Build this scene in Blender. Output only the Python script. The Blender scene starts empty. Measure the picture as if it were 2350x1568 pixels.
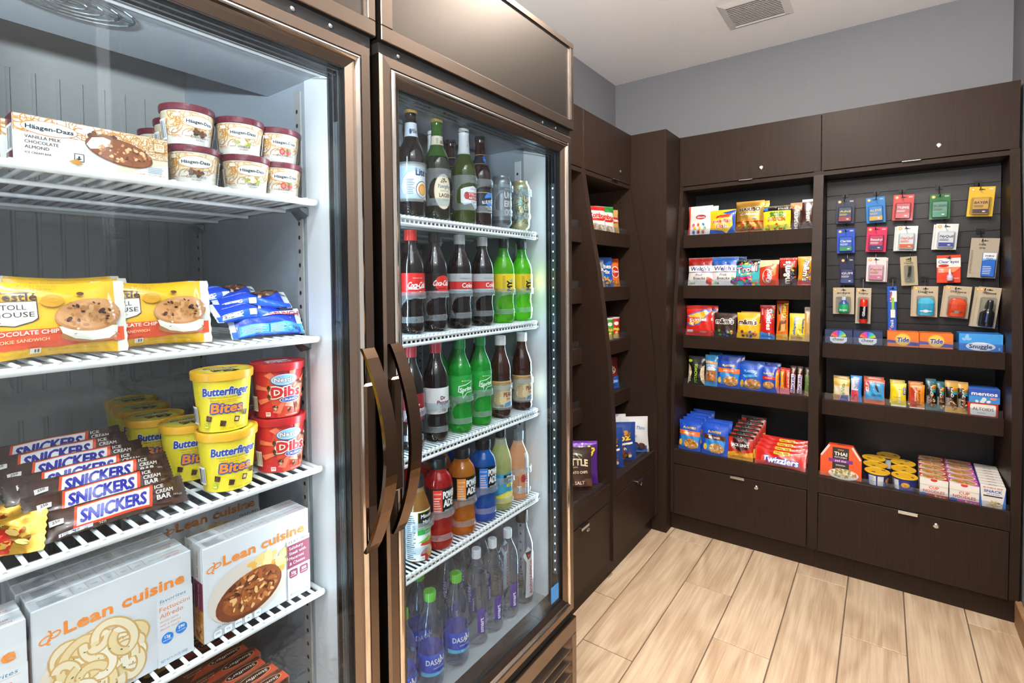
import bpy, math, random
import numpy as np
from mathutils import Vector, Matrix
from mathutils.geometry import tessellate_polygon

scene = bpy.context.scene
col = scene.collection
random.seed(7)

# ------------------------------------------------------------------ camera
EYE = 1.4526
YAW, PIT, ROL = math.radians(36.0786), math.radians(1.7162), math.radians(-0.5144)
FPX = 1169.54
_f = Vector((-math.sin(YAW)*math.cos(PIT), math.cos(YAW)*math.cos(PIT), -math.sin(PIT)))
_r = Vector((math.cos(YAW), math.sin(YAW), 0)); _u = _r.cross(_f)
_r2 = _r*math.cos(ROL)+_u*math.sin(ROL); _u2 = _u*math.cos(ROL)-_r*math.sin(ROL)
camd = bpy.data.cameras.new('camera'); cam = bpy.data.objects.new('camera', camd); col.objects.link(cam)
camd.sensor_width = 36; camd.lens = FPX*36/2350; camd.shift_y = -(784-678.92)/2350; camd.clip_start = .02
mw = Matrix((_r2, _u2, -_f)).transposed().to_4x4(); mw.translation = Vector((0, 0, EYE)); cam.matrix_world = mw
scene.camera = cam

# ------------------------------------------------------------------ world, lamps, exposure
scene.view_settings.view_transform = 'Standard'; scene.view_settings.look = 'None'
scene.view_settings.gamma = 1; scene.view_settings.use_curve_mapping = False
scene.view_settings.exposure = 1.0
w = bpy.data.worlds.new('world'); scene.world = w; w.use_nodes = True
bgn = w.node_tree.nodes['Background']; bgn.inputs[0].default_value = (1, .985, .97, 1); bgn.inputs[1].default_value = .45
scene.cycles.max_bounces = 5; scene.cycles.diffuse_bounces = 3; scene.cycles.glossy_bounces = 2
scene.cycles.transmission_bounces = 4; scene.cycles.transparent_max_bounces = 24
scene.cycles.use_adaptive_sampling = True; scene.cycles.adaptive_threshold = .08; scene.cycles.adaptive_min_samples = 12
scene.cycles.caustics_reflective = False; scene.cycles.caustics_refractive = False
scene.cycles.sample_clamp_indirect = 4.0
def area(name, loc, size, power, colr, direction, sy=None, spread=None):
    d = bpy.data.lights.new(name, 'AREA'); d.energy = power; d.color = colr
    d.shape = 'RECTANGLE' if sy else 'DISK'; d.size = size
    if sy: d.size_y = sy
    if spread: d.spread = math.radians(spread)
    o = bpy.data.objects.new(name, d); col.objects.link(o); o.location = loc
    o.rotation_euler = Vector(direction).to_track_quat('-Z', 'Y').to_euler()
    return o
CEIL = 2.80
DOWN = [(-.22, 1.75), (-.16, -.1), (.95, -.5), (-.3, -1.5)]
for i, (x, y) in enumerate(DOWN):
    area('downlight_lamp', (x, y, CEIL-.015), .17, (24, 10, 14, 12)[i], (1, .91, .81), (0, 0, -1))
area('added_uplighter_bulb', (.27, -.45, 1.50), .26, 155, (1, .97, .94), (0, 0, 1))  # added fill light out of view, aimed up for a soft ceiling bounce
# light strips inside the two cases (both door jambs)
for nm, ya, yb, p, c in (('freezer_strip_lamp', -.035, .525, .52, (.90, .96, 1)), ('cooler_strip_lamp', .66, 1.212, .45, (.62, .86, 1))):
    area(nm, (-.800, yb, 1.17), .012, p, c, (-.12, -1, 0), 1.16, 130)
    area(nm, (-.800, ya, 1.17), .012, p, c, (-.05, 1, 0), 1.16, 130)

# ------------------------------------------------------------------ materials
def lin(h):
    if not isinstance(h, str): return tuple(h)[:3]
    h = h.lstrip('#')
    if len(h) == 3: h = ''.join(a*2 for a in h)
    o = []
    for i in (0, 2, 4):
        c = int(h[i:i+2], 16)/255
        o.append(c/12.92 if c <= .04045 else ((c+.055)/1.055)**2.4)
    return tuple(o)
M = {}
def nt(name):
    m = bpy.data.materials.new(name); m.use_nodes = True; t = m.node_tree
    M[name] = m
    return m, t, t.nodes['Principled BSDF'], t.nodes['Material Output']
def pm(name, c='#fff', rough=.5, metal=0, coat=0, attr=False, spec=.5, grain=None, aniso=0):
    m, t, b, o = nt(name)
    b.inputs['Base Color'].default_value = (*lin(c), 1); b.inputs['Roughness'].default_value = rough
    b.inputs['Metallic'].default_value = metal; b.inputs['Coat Weight'].default_value = coat
    b.inputs['Coat Roughness'].default_value = .08; b.inputs['Specular IOR Level'].default_value = spec
    if aniso: b.inputs['Anisotropic'].default_value = aniso
    if attr:
        a = t.nodes.new('ShaderNodeAttribute'); a.attribute_name = 'Col'
        t.links.new(a.outputs['Color'], b.inputs['Base Color'])
    if grain:
        sc, amt = grain
        tc = t.nodes.new('ShaderNodeTexCoord'); mp = t.nodes.new('ShaderNodeMapping'); mp.inputs['Scale'].default_value = sc
        n = t.nodes.new('ShaderNodeTexNoise'); n.inputs['Scale'].default_value = 1; n.inputs['Detail'].default_value = 3
        bp = t.nodes.new('ShaderNodeBump'); bp.inputs['Strength'].default_value = amt; bp.inputs['Distance'].default_value = .002
        t.links.new(tc.outputs['Object'], mp.inputs[0]); t.links.new(mp.outputs[0], n.inputs['Vector'])
        t.links.new(n.outputs[0], bp.inputs['Height']); t.links.new(bp.outputs[0], b.inputs['Normal'])
    return m
def see(name, tint=None, attr=False, body=.1, rough=.03, translucent=.5, edge=1.0):
    """thin see-through shell: tinted transparency + a share of lit body + fresnel gloss"""
    m, t, b, o = nt(name); N = t.nodes.new; L = t.links.new
    t.nodes.remove(b)
    tr = N('ShaderNodeBsdfTransparent'); df = N('ShaderNodeBsdfDiffuse'); tl = N('ShaderNodeBsdfTranslucent')
    m1 = N('ShaderNodeMixShader'); m1.inputs[0].default_value = translucent; L(df.outputs[0], m1.inputs[1]); L(tl.outputs[0], m1.inputs[2])
    m2 = N('ShaderNodeMixShader'); m2.inputs[0].default_value = body; L(tr.outputs[0], m2.inputs[1]); L(m1.outputs[0], m2.inputs[2])
    if not body: m2 = tr
    gl = N('ShaderNodeBsdfGlossy'); gl.inputs['Roughness'].default_value = rough
    ge = N('ShaderNodeNewGeometry'); dt = N('ShaderNodeVectorMath'); dt.operation = 'DOT_PRODUCT'; L(ge.outputs['Normal'], dt.inputs[0]); L(ge.outputs['Incoming'], dt.inputs[1])
    def ma(op, a, b):
        n = N('ShaderNodeMath'); n.operation = op
        for i, q in enumerate((a, b)):
            if q is None: continue
            if isinstance(q, (int, float)): n.inputs[i].default_value = q
            else: L(q, n.inputs[i])
        return n.outputs[0]
    sch = ma('POWER', ma('SUBTRACT', 1.0, ma('ABSOLUTE', dt.outputs['Value'], None)), 5.0)
    fac = ma('MULTIPLY', ma('ADD', ma('MULTIPLY', sch, .96), .04), edge)
    m3 = N('ShaderNodeMixShader'); L(fac, m3.inputs[0]); L(m2.outputs[0], m3.inputs[1]); L(gl.outputs[0], m3.inputs[2])
    L(m3.outputs[0], o.inputs[0])
    if attr:
        a = N('ShaderNodeAttribute'); a.attribute_name = 'Col'
        for s in (tr, df, tl): L(a.outputs['Color'], s.inputs[0])
    else:
        for s in (tr, df, tl): s.inputs[0].default_value = (*lin(tint), 1)
    return m
def emit(name, c, s):
    m, t, b, o = nt(name); t.nodes.remove(b)
    e = t.nodes.new('ShaderNodeEmission'); e.inputs[0].default_value = (*lin(c), 1); e.inputs[1].default_value = s
    t.links.new(e.outputs[0], o.inputs[0])
pm('paper', rough=.5, attr=True, coat=.15)
pm('film', rough=.32, attr=True, coat=.45)
pm('foil', rough=.3, attr=True, metal=.55, coat=.3)
pm('plastic', rough=.35, attr=True)
pm('gloss', rough=.08, attr=True, coat=.5)
see('pet', attr=True, body=.5, translucent=.5)
see('clear_pet', attr=True, body=.035, translucent=.3, rough=.02, edge=1.7)
see('clip', '#f2f7fa', body=.17, translucent=.4, rough=.15)
see('acrylic', '#f2f6fa', body=.03, rough=.04)
see('door_glass', '#eef3f6', body=0, rough=.0, edge=.75)
pm('steel', '#7d6e62', .31, 1.0, grain=((3, 3, 900), .02))
pm('steel_dull', '#4b4540', .42, 1.0, grain=((3, 3, 900), .03))
pm('chrome', '#c9c2ba', .08, 1.0)
pm('handle_metal', '#6f5a4a', .16, 1.0)
pm('silver', '#cfd2d4', .22, 1.0)
pm('rubber', '#0b0b0d', .4)
pm('black_gap', '#060606', .7)
pm('liner_white', '#dfe4e8', .38)
pm('liner_grey', '#a6a7a5', .4, .0)
pm('liner_side', '#a3adb7', .36)
pm('liner_cool', '#8f989e', .4)
pm('wire_white', '#eef3f6', .3, coat=.3)
pm('zinc', '#8f9aa0', .3, .9)
pm('hole_dark', '#15171a', .8)
pm('ceiling_paint', '#f4f1ef', .9)
pm('wall_paint', '#838489', .85, grain=((60, 60, 60), .12))
pm('vent_white', '#d8d4d0', .5)
pm('slat_black', '#1b1b1e', .42)
pm('hook_black', '#0a0a0b', .3, .3)
emit('led', '#bfe4ff', 5.0)
emit('lamp_glow', '#ffe6c4', 6.0)

def wood(name, dark, light, scale, rough, coat=0, rnd=.0, cath=False, spec=.5):
    m, t, b, o = nt(name); N = t.nodes.new; L = t.links.new
    tc = N('ShaderNodeTexCoord'); oi = N('ShaderNodeObjectInfo')
    cx = N('ShaderNodeCombineXYZ')
    mu = N('ShaderNodeMath'); mu.operation = 'MULTIPLY'; mu.inputs[1].default_value = 37.0; L(oi.outputs['Random'], mu.inputs[0])
    for i in range(3): L(mu.outputs[0], cx.inputs[i])
    ad = N('ShaderNodeVectorMath'); ad.operation = 'ADD'; L(tc.outputs['Object'], ad.inputs[0]); L(cx.outputs[0], ad.inputs[1])
    mp = N('ShaderNodeMapping'); mp.inputs['Scale'].default_value = scale; L(ad.outputs[0], mp.inputs[0])
    n1 = N('ShaderNodeTexNoise'); n1.inputs['Scale'].default_value = 1; n1.inputs['Detail'].default_value = 6; n1.inputs['Roughness'].default_value = .62; L(mp.outputs[0], n1.inputs['Vector'])
    src = n1.outputs[0]
    if cath:
        mp2 = N('ShaderNodeMapping'); mp2.inputs['Scale'].default_value = (7.5, 1.5, 1); L(ad.outputs[0], mp2.inputs[0])
        n2 = N('ShaderNodeTexNoise'); n2.inputs['Scale'].default_value = 1.0; n2.inputs['Detail'].default_value = 2; L(mp2.outputs[0], n2.inputs['Vector'])
        m5 = N('ShaderNodeMath'); m5.operation = 'MULTIPLY'; m5.inputs[1].default_value = 26; L(n2.outputs[0], m5.inputs[0])
        sn = N('ShaderNodeMath'); sn.operation = 'SINE'; L(m5.outputs[0], sn.inputs[0])
        m6 = N('ShaderNodeMath'); m6.operation = 'MULTIPLY_ADD'; m6.inputs[1].default_value = .12; L(sn.outputs[0], m6.inputs[0]); L(src, m6.inputs[2])
        src = m6.outputs[0]
    r = N('ShaderNodeValToRGB'); r.color_ramp.elements[0].position = .22; r.color_ramp.elements[1].position = .74
    r.color_ramp.elements[0].color = (*lin(dark), 1); r.color_ramp.elements[1].color = (*lin(light), 1); L(src, r.inputs[0])
    hs = N('ShaderNodeHueSaturation'); L(r.outputs[0], hs.inputs['Color'])
    mm = N('ShaderNodeMath'); mm.operation = 'MULTIPLY_ADD'; mm.inputs[1].default_value = rnd; mm.inputs[2].default_value = 1-rnd/2; L(oi.outputs['Random'], mm.inputs[0]); L(mm.outputs[0], hs.inputs['Value'])
    L(hs.outputs[0], b.inputs['Base Color']); b.inputs['Roughness'].default_value = rough; b.inputs['Coat Weight'].default_value = coat; b.inputs['Specular IOR Level'].default_value = spec
    bp = N('ShaderNodeBump'); bp.inputs['Strength'].default_value = .08; bp.inputs['Distance'].default_value = .001; L(src, bp.inputs['Height']); L(bp.outputs[0], b.inputs['Normal'])
wood('oak_tile', '#b4977a', '#dfc8aa', (85, 3.0, 4), .42, .0, .10, True)
wood('wenge', '#271d18', '#372a22', (260, 260, 5), .40, .0, .0, spec=.14)
wood('oak_base', '#8c6a48', '#b08a62', (3, 40, 40), .5)
pm('grout', '#6b594c', .9)

# ------------------------------------------------------------------ mesh builder
class MB:
    def __init__(s): s.v = []; s.f = []; s.c = []; s.m = []
    def face(s, pts, c=(1, 1, 1), m=0):
        n = len(s.v); s.v += [tuple(p) for p in pts]; s.f.append(tuple(range(n, n+len(pts)))); s.c.append(c); s.m.append(m)
    def faces(s, vs, fs, c, m=0):
        n = len(s.v); s.v += [tuple(p) for p in vs]
        for f in fs: s.f.append(tuple(i+n for i in f)); s.c.append(c); s.m.append(m)
        return s
    def box(s, x0, x1, y0, y1, z0, z1, c=(1, 1, 1), m=0):
        vs = [(x, y, z) for x in (x0, x1) for y in (y0, y1) for z in (z0, z1)]
        s.faces(vs, [(0, 1, 3, 2), (4, 6, 7, 5), (0, 4, 5, 1), (2, 3, 7, 6), (0, 2, 6, 4), (1, 5, 7, 3)], c, m); return s
    def cbox(s, x0, x1, y0, y1, z0, z1, b=.002, c=(1, 1, 1), m=0):
        P = {}; vs = []
        for ix, x in enumerate((x0, x1)):
            for iy, y in enumerate((y0, y1)):
                for iz, z in enumerate((z0, z1)):
                    dx, dy, dz = (b if ix == 0 else -b), (b if iy == 0 else -b), (b if iz == 0 else -b)
                    for a, p in enumerate(((x, y+dy, z+dz), (x+dx, y, z+dz), (x+dx, y+dy, z))):
                        P[ix, iy, iz, a] = len(vs); vs.append(p)
        fs = []
        for k in (0, 1):
            fs.append([P[k, i, j, 0] for i, j in ((0, 0), (1, 0), (1, 1), (0, 1))][::(-1 if k == 0 else 1)])
            fs.append([P[i, k, j, 1] for i, j in ((0, 0), (1, 0), (1, 1), (0, 1))][::(1 if k == 0 else -1)])
            fs.append([P[i, j, k, 2] for i, j in ((0, 0), (1, 0), (1, 1), (0, 1))][::(-1 if k == 0 else 1)])
            for l in (0, 1):
                fs.append([P[k, l, 0, 0], P[k, l, 1, 0], P[k, l, 1, 1], P[k, l, 0, 1]])
                fs.append([P[k, 0, l, 0], P[k, 1, l, 0], P[k, 1, l, 2], P[k, 0, l, 2]])
                fs.append([P[0, k, l, 1], P[1, k, l, 1], P[1, k, l, 2], P[0, k, l, 2]])
                for q in (0, 1): fs.append([P[k, l, q, 0], P[k, l, q, 1], P[k, l, q, 2]])
        s.faces(vs, fs, c, m); return s
    def lathe(s, prof, n=28, m=0, rib=0, cx=0, cy=0, caps=True, sq=0):
        """prof: (r, z, colour of the band that starts here)"""
        rows = []
        for r, z, c in prof:
            row = []
            for i in range(n):
                a = 2*math.pi*i/n; rr = r*(1-rib*(i % 2))
                if sq: rr = r*(1/(abs(math.cos(a))**sq+abs(math.sin(a))**sq)**(1/sq))
                row.append(len(s.v)); s.v.append((cx+rr*math.sin(a), cy-rr*math.cos(a), z))
            rows.append(row)
        for k in range(len(rows)-1):
            for i in range(n):
                j = (i+1) % n; s.f.append((rows[k][i], rows[k][j], rows[k+1][j], rows[k+1][i])); s.c.append(prof[k][2]); s.m.append(m)
        if caps:
            s.f.append(tuple(rows[0][::-1])); s.c.append(prof[0][2]); s.m.append(m)
            s.f.append(tuple(rows[-1])); s.c.append(prof[-1][2]); s.m.append(m)
        return s
    def tube(s, pts, r, n=8, c=(1, 1, 1), m=0):
        pts = [Vector(p) for p in pts]; rows = []
        up = Vector((0, 0, 1)); d0 = (pts[1]-pts[0]).normalized()
        if abs(d0.dot(up)) > .9: up = Vector((1, 0, 0))
        for i, p in enumerate(pts):
            d = (pts[min(i+1, len(pts)-1)]-pts[max(i-1, 0)]).normalized()
            a = d.cross(up).normalized(); b = a.cross(d)
            rows.append([len(s.v)+k for k in range(n)])
            s.v += [tuple(p+(a*math.cos(2*math.pi*k/n)+b*math.sin(2*math.pi*k/n))*r) for k in range(n)]
        for q in range(len(rows)-1):
            for k in range(n):
                j = (k+1) % n; s.f.append((rows[q][k], rows[q][j], rows[q+1][j], rows[q+1][k])); s.c.append(c); s.m.append(m)
        s.f.append(tuple(rows[0])); s.f.append(tuple(rows[-1][::-1])); s.c += [c, c]; s.m += [m, m]; return s
    def prism(s, pts, axis, a0, a1, c=(1, 1, 1), m=0):
        """extrude a 2D outline: axis 0 -> pts are (y,z), 1 -> (x,z), 2 -> (x,y)"""
        def P(p, a): return (a, p[0], p[1]) if axis == 0 else (p[0], a, p[1]) if axis == 1 else (p[0], p[1], a)
        n = len(pts); vs = [P(p, a0) for p in pts]+[P(p, a1) for p in pts]
        fs = [tuple(range(n-1, -1, -1)), tuple(range(n, 2*n))]+[(i, (i+1) % n, n+(i+1) % n, n+i) for i in range(n)]
        s.faces(vs, fs, c, m); return s
    def weld(s):
        ix = {}; nv = []; mp = []
        for p in s.v:
            k = tuple(round(c, 5) for c in p)
            if k not in ix: ix[k] = len(nv); nv.append(p)
            mp.append(ix[k])
        s.v = nv; s.f = [tuple(mp[i] for i in f) for f in s.f]; return s
    def build(s, name, mats, parent=None, smooth=0):
        me = bpy.data.meshes.new(name); me.from_pydata(s.v, [], s.f)
        if isinstance(mats, str): mats = [mats]
        for k in mats: me.materials.append(M[k])
        if len(mats) > 1: me.polygons.foreach_set('material_index', s.m)
        a = me.attributes.new('Col', 'FLOAT_COLOR', 'CORNER')
        cs = np.repeat(np.array([(*lin(c), 1.0) for c in s.c], dtype=np.float32), [len(f) for f in s.f], axis=0)
        a.data.foreach_set('color', cs.ravel())
        if smooth:
            me.polygons.foreach_set('use_smooth', [True]*len(s.f)); me.set_sharp_from_angle(angle=math.radians(smooth))
        me.update()
        o = bpy.data.objects.new(name, me); col.objects.link(o)
        if parent: o.parent = parent
        return o
LABELS = {}
def tag(o, label=None, cat=None, group=None, kind=None):
    if label: o['label'] = label
    if cat: o['category'] = cat
    if group: o['group'] = group
    if kind: o['kind'] = kind
    return o
def thing(name, label, cat, loc=(0, 0, 0), rz=0, rx=0, ry=0, group=None):
    o = bpy.data.objects.new(name, None); col.objects.link(o); o.empty_display_size = .02
    o.location = loc; o.rotation_euler = (math.radians(rx), math.radians(ry), math.radians(rz))
    return tag(o, label, cat, group)
def copy_tree(o, parent=None):
    c = o.copy(); col.objects.link(c); c.parent = parent
    for ch in list(o.children): copy_tree(ch, c)
    return c
def again(o, label, loc, rz=None, rx=None, ry=None, group=None):
    c = copy_tree(o); c['label'] = label; c.location = loc
    e = list(c.rotation_euler)
    for i, a in enumerate((rx, ry, rz)):
        if a is not None: e[i] = math.radians(a)
    c.rotation_euler = e
    if group: c['group'] = group
    return c

# ------------------------------------------------------------------ flat print on packaging
TX = {}
def text_tris(txt, bold, sp):
    k = (txt, bold, sp)
    if k not in TX:
        cu = bpy.data.curves.new('t', 'FONT'); cu.body = txt; cu.size = 1; cu.resolution_u = 2; cu.space_character = sp; cu.fill_mode = 'FRONT'
        ob = bpy.data.objects.new('t', cu); col.objects.link(ob)
        me = ob.to_mesh(); me.calc_loop_triangles()
        vs = np.empty(len(me.vertices)*3); me.vertices.foreach_get('co', vs); vs = vs.reshape(-1, 3)[:, :2]/.727
        ti = np.empty(len(me.loop_triangles)*3, dtype=np.int32); me.loop_triangles.foreach_get('vertices', ti)
        tr = vs[ti.reshape(-1, 3)]
        ob.to_mesh_clear(); bpy.data.objects.remove(ob); bpy.data.curves.remove(cu)
        if len(tr): tr = tr-np.array([tr[:, :, 0].min(), 0])
        TX[k] = (tr, tr[:, :, 0].max() if len(tr) else 0)
    return TX[k]
class Pr:
    def __init__(s): s.i = []
    def add(s, tr, c, dk=1.0):
        if len(tr): s.i.append((np.asarray(tr, float).reshape(-1, 3, 2), c, dk))
        return s
    def R(s, x0, y0, x1, y1, c): return s.add([[(x0, y0), (x1, y0), (x1, y1)], [(x0, y0), (x1, y1), (x0, y1)]], c)
    def P(s, pts, c): return s.add([[pts[i] for i in t] for t in tessellate_polygon([[Vector((p[0], p[1], 0)) for p in pts]])], c)
    def ring(s, cx, cy, rx, ry, n=24, rot=0, a0=0, a1=360):
        o = []; cr, sr = math.cos(math.radians(rot)), math.sin(math.radians(rot))
        for k in range(n+(a1-a0 < 360)):
            a = math.radians(a0+(a1-a0)*k/n); x, y = rx*math.cos(a), ry*math.sin(a); o.append((cx+x*cr-y*sr, cy+x*sr+y*cr))
        return o
    def E(s, cx, cy, rx, ry, c, n=22, rot=0):
        p = s.ring(cx, cy, rx, ry, n, rot); return s.add([[(cx, cy), p[k], p[(k+1) % n]] for k in range(n)], c)
    def RR(s, x0, y0, x1, y1, r, c):
        p = []
        for cx, cy, a in ((x1-r, y1-r, 0), (x0+r, y1-r, 90), (x0+r, y0+r, 180), (x1-r, y0+r, 270)): p += s.ring(cx, cy, r, r, 4, 0, a, a+90)
        m = ((x0+x1)/2, (y0+y1)/2); return s.add([[m, p[k], p[(k+1) % len(p)]] for k in range(len(p))], c)
    def L(s, pts, wd, c, close=False, dk=1.0, get=False):
        if close: pts = list(pts)+[pts[0]]
        t = []; q = []; n = len(pts)
        for i in range(n):
            a, b = pts[max(i-1, 0)], pts[min(i+1, n-1)]
            if close and i in (0, n-1): a, b = pts[n-2], pts[1]
            d = math.hypot(b[0]-a[0], b[1]-a[1]) or 1; nx, ny = -(b[1]-a[1])/d*wd/2, (b[0]-a[0])/d*wd/2
            q.append(((pts[i][0]+nx, pts[i][1]+ny), (pts[i][0]-nx, pts[i][1]-ny)))
        for (a, b), (f, e) in zip(q, q[1:]): t += [[a, b, e], [a, e, f]]
        if get: return t
        return s.add(t, c, dk)
    def T(s, txt, x, y, h, c, b=.012, sh=0, sx=1, al='c', rot=0, w=None, sp=1, oc=None, ow=.05, arc=0):
        """h cap height, b boldness, sh slant, sx stretch, w fit to this width, oc outline colour"""
        tr, tw = text_tris(txt, 0, sp)
        if not len(tr): return s
        k = w/(tw*h) if w else sx
        t = tr.copy(); t[:, :, 0] = (t[:, :, 0]-{'c': tw/2, 'l': 0, 'r': tw}[al])*k*h+t[:, :, 1]*h*sh; t[:, :, 1] *= h
        if arc: t[:, :, 1] += arc*t[:, :, 0]**2
        if rot:
            cr, sr = math.cos(math.radians(rot)), math.sin(math.radians(rot)); t = np.stack((t[:, :, 0]*cr-t[:, :, 1]*sr, t[:, :, 0]*sr+t[:, :, 1]*cr), 2)
        t = t+np.array([x, y])
        def fat(r, n, cc):
            for q in range(n): s.add(t+np.array([math.cos(6.2832*q/n), math.sin(6.2832*q/n)])*r, cc, 1 if q == 0 else .12)
        if oc: fat((b+ow)*h*1.6, 8, oc)
        if b < .006: s.add(t, c)
        else: fat(b*h, 2 if b < .018 else 4 if b < .03 else 8, c)
        return s
    def bars(s, x0, y0, x1, y1, c='#222', bg='#fff', n=22):
        if bg: s.R(x0, y0, x1, y1, bg)
        t = []; mx = (x1-x0)*.06; my = (y1-y0)*.1; u = (x1-x0-2*mx)/n
        rr = random.Random(int(abs(x0*9e4))+n)
        for k in range(n):
            if rr.random() < .62:
                a = x0+mx+k*u; b2 = a+u*(.45+.5*rr.random()); t += [[(a, y0+my), (b2, y0+my), (b2, y1-my)], [(a, y0+my), (b2, y1-my), (a, y1-my)]]
        return s.add(t, c)
    def lines(s, x0, y0, x1, y1, n, c, fill=.45):
        rr = random.Random(n); h = (y1-y0)/n; t = []
        for k in range(n):
            y = y0+k*h; x = x0+(x1-x0)*(.7+.3*rr.random()); t += [[(x0, y), (x, y), (x, y+h*fill)], [(x0, y), (x, y+h*fill), (x0, y+h*fill)]]
        return s.add(t, c)
    def blobs(s, cx, cy, rx, ry, n, cols, sz, seed=1, el=.6):
        rr = random.Random(seed)
        for c in cols:
            for _ in range(max(1, n//len(cols))):
                t = []; a = rr.random()*6.283; q = math.sqrt(rr.random()); x, y = cx+rx*q*math.cos(a), cy+ry*q*math.sin(a)
                z = sz*(.5+rr.random()); p = s.ring(x, y, z, z*el, 7, rr.random()*180); t += [[(x, y), p[k], p[(k+1) % 7]] for k in range(7)]; s.add(t, c, .07)
        return s
    def vines(s, x0, y0, x1, y1, n, c, wd=.0006, sz=.012, seed=3):
        rr = random.Random(seed)
        for _ in range(n):
            cx, cy = x0+rr.random()*(x1-x0), y0+rr.random()*(y1-y0); r = sz*(.4+rr.random()); a = rr.random()*360; e = .35+.6*rr.random()
            p = [q for q in s.ring(cx, cy, r, r*e, 7, a, 0, 200)]
            p = [(min(max(q[0], x0), x1), min(max(q[1], y0), y1)) for q in p]; s.L(p, wd, c, dk=.04)
        return s
    def noodles(s, cx, cy, rx, ry, n, cols, wd, seed=5):
        rr = random.Random(seed)
        for k in range(n):
            a = rr.random()*6.283; q = math.sqrt(rr.random())*.85; x, y = cx+rx*q*math.cos(a), cy+ry*q*math.sin(a)
            r = .27*min(rx, ry)*(.6+rr.random()); st = rr.random()*360
            p = s.ring(x, y, r*1.5, r, 16, rr.random()*180, st, st+150+120*rr.random())
            s.L(p, wd*1.5, cols[0], dk=.1); s.L(p, wd, cols[1+k % (len(cols)-1)], dk=.1)
        return s
OFF0, OFFS = .0003, .0001
def put(mb, pr, fm, maxe=None, m=0, step=OFFS):
    """lay printed shapes onto a surface; fm(u, v, off) -> point"""
    k = 0
    for tr, c, dk in pr.i:
        k += dk; off = OFF0+k*step; st = [tuple(map(tuple, t)) for t in tr]
        while st:
            t = st.pop()
            if maxe:
                e = [math.dist(t[i], t[(i+1) % 3]) for i in range(3)]; j = max(range(3), key=lambda q: e[q])
                if e[j] > maxe:
                    a, b, cc = t[j], t[(j+1) % 3], t[(j+2) % 3]; mid = ((a[0]+b[0])/2, (a[1]+b[1])/2); st += [(a, mid, cc), (mid, b, cc)]; continue
            mb.face([fm(p[0], p[1], off) for p in t], c, m)
def f_front(y): return lambda u, v, o: (u, y-o, v)
def f_top(z): return lambda u, v, o: (u, v, z+o)
def f_left(x): return lambda u, v, o: (x-o, -u, v)
def f_right(x): return lambda u, v, o: (x+o, u, v)
def f_cyl(rf, rm):
    def g(u, v, o):
        a = u/rm; r = rf(v)+o+.0002; return (r*math.sin(a), -r*math.cos(a), v)
    return g
def rprof(prof):
    zs = [p[1] for p in prof]; rs = [p[0] for p in prof]
    return lambda z: float(np.interp(z, zs, rs))

# ------------------------------------------------------------------ generic packages (front looks towards local -Y, base on z = 0)
def carton(name, label, cat, w_, h, d, cols, front=None, top=None, left=None, right=None, loc=(0, 0, 0), rz=0, rx=0, ry=0, group=None, b=.0012, mat='paper', mx=None):
    t = thing(name, label, cat, loc, rz, rx, ry, group)
    c = MB(); c.cbox(-w_/2, w_/2, -d/2, d/2, 0, h, b, cols[0])
    if len(cols) > 1: c.c[2] = cols[1]; c.c[0+2] = cols[1]
    c.build('carton', mat, t)
    q = MB()
    ff = f_front(-d/2); FL = [ff]
    for pr, fm in ((front, ff), (top, f_top(h)), (left, f_left(-w_/2)), (right, f_right(w_/2))):
        if pr:
            cl = (w_/2, 0, h) if fm in FL else None
            put(q, pr, (lambda u, v, o_, g=fm, c_=cl: g(min(max(u, -c_[0]), c_[0]), min(max(v, c_[1]), c_[2]), o_)) if cl else fm, mx, step=.00005)
    if q.f: q.build('printed_artwork', mat, t)
    return t
def bag_surface(w_, h, t_, seal, side=2.6, wr=.0015, seed=0, flat_bottom=False, tear=.0):
    rr = random.Random(seed); ph = [rr.random()*6 for _ in range(6)]
    def g(u, v):
        a = min(max((v-seal)/(h-2*seal), 0), 1)
        gv = math.sin(math.pi*a)**.55 if not flat_bottom else (math.sin(math.pi*(.12+.88*a))**.6 if a < 1 else 0)
        x = min(abs(2*u/w_), 1); gu = (1-x**side)**.6
        wv = wr*(math.sin(120*u+ph[0]+40*v)+math.sin(95*v+ph[1]+50*u)+.7*math.sin(150*(u+.6*v)+ph[2]))*(.25+gu*gv)*(1 if .0 < a < 1 else .25)
        return t_/2*gu*gv+wv
    def pinch(u, v):
        a = min(max((v-seal)/(h-2*seal), 0), 1); return u*(1-.07*math.sin(math.pi*a)*(t_/w_)*3)
    return g, pinch
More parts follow.
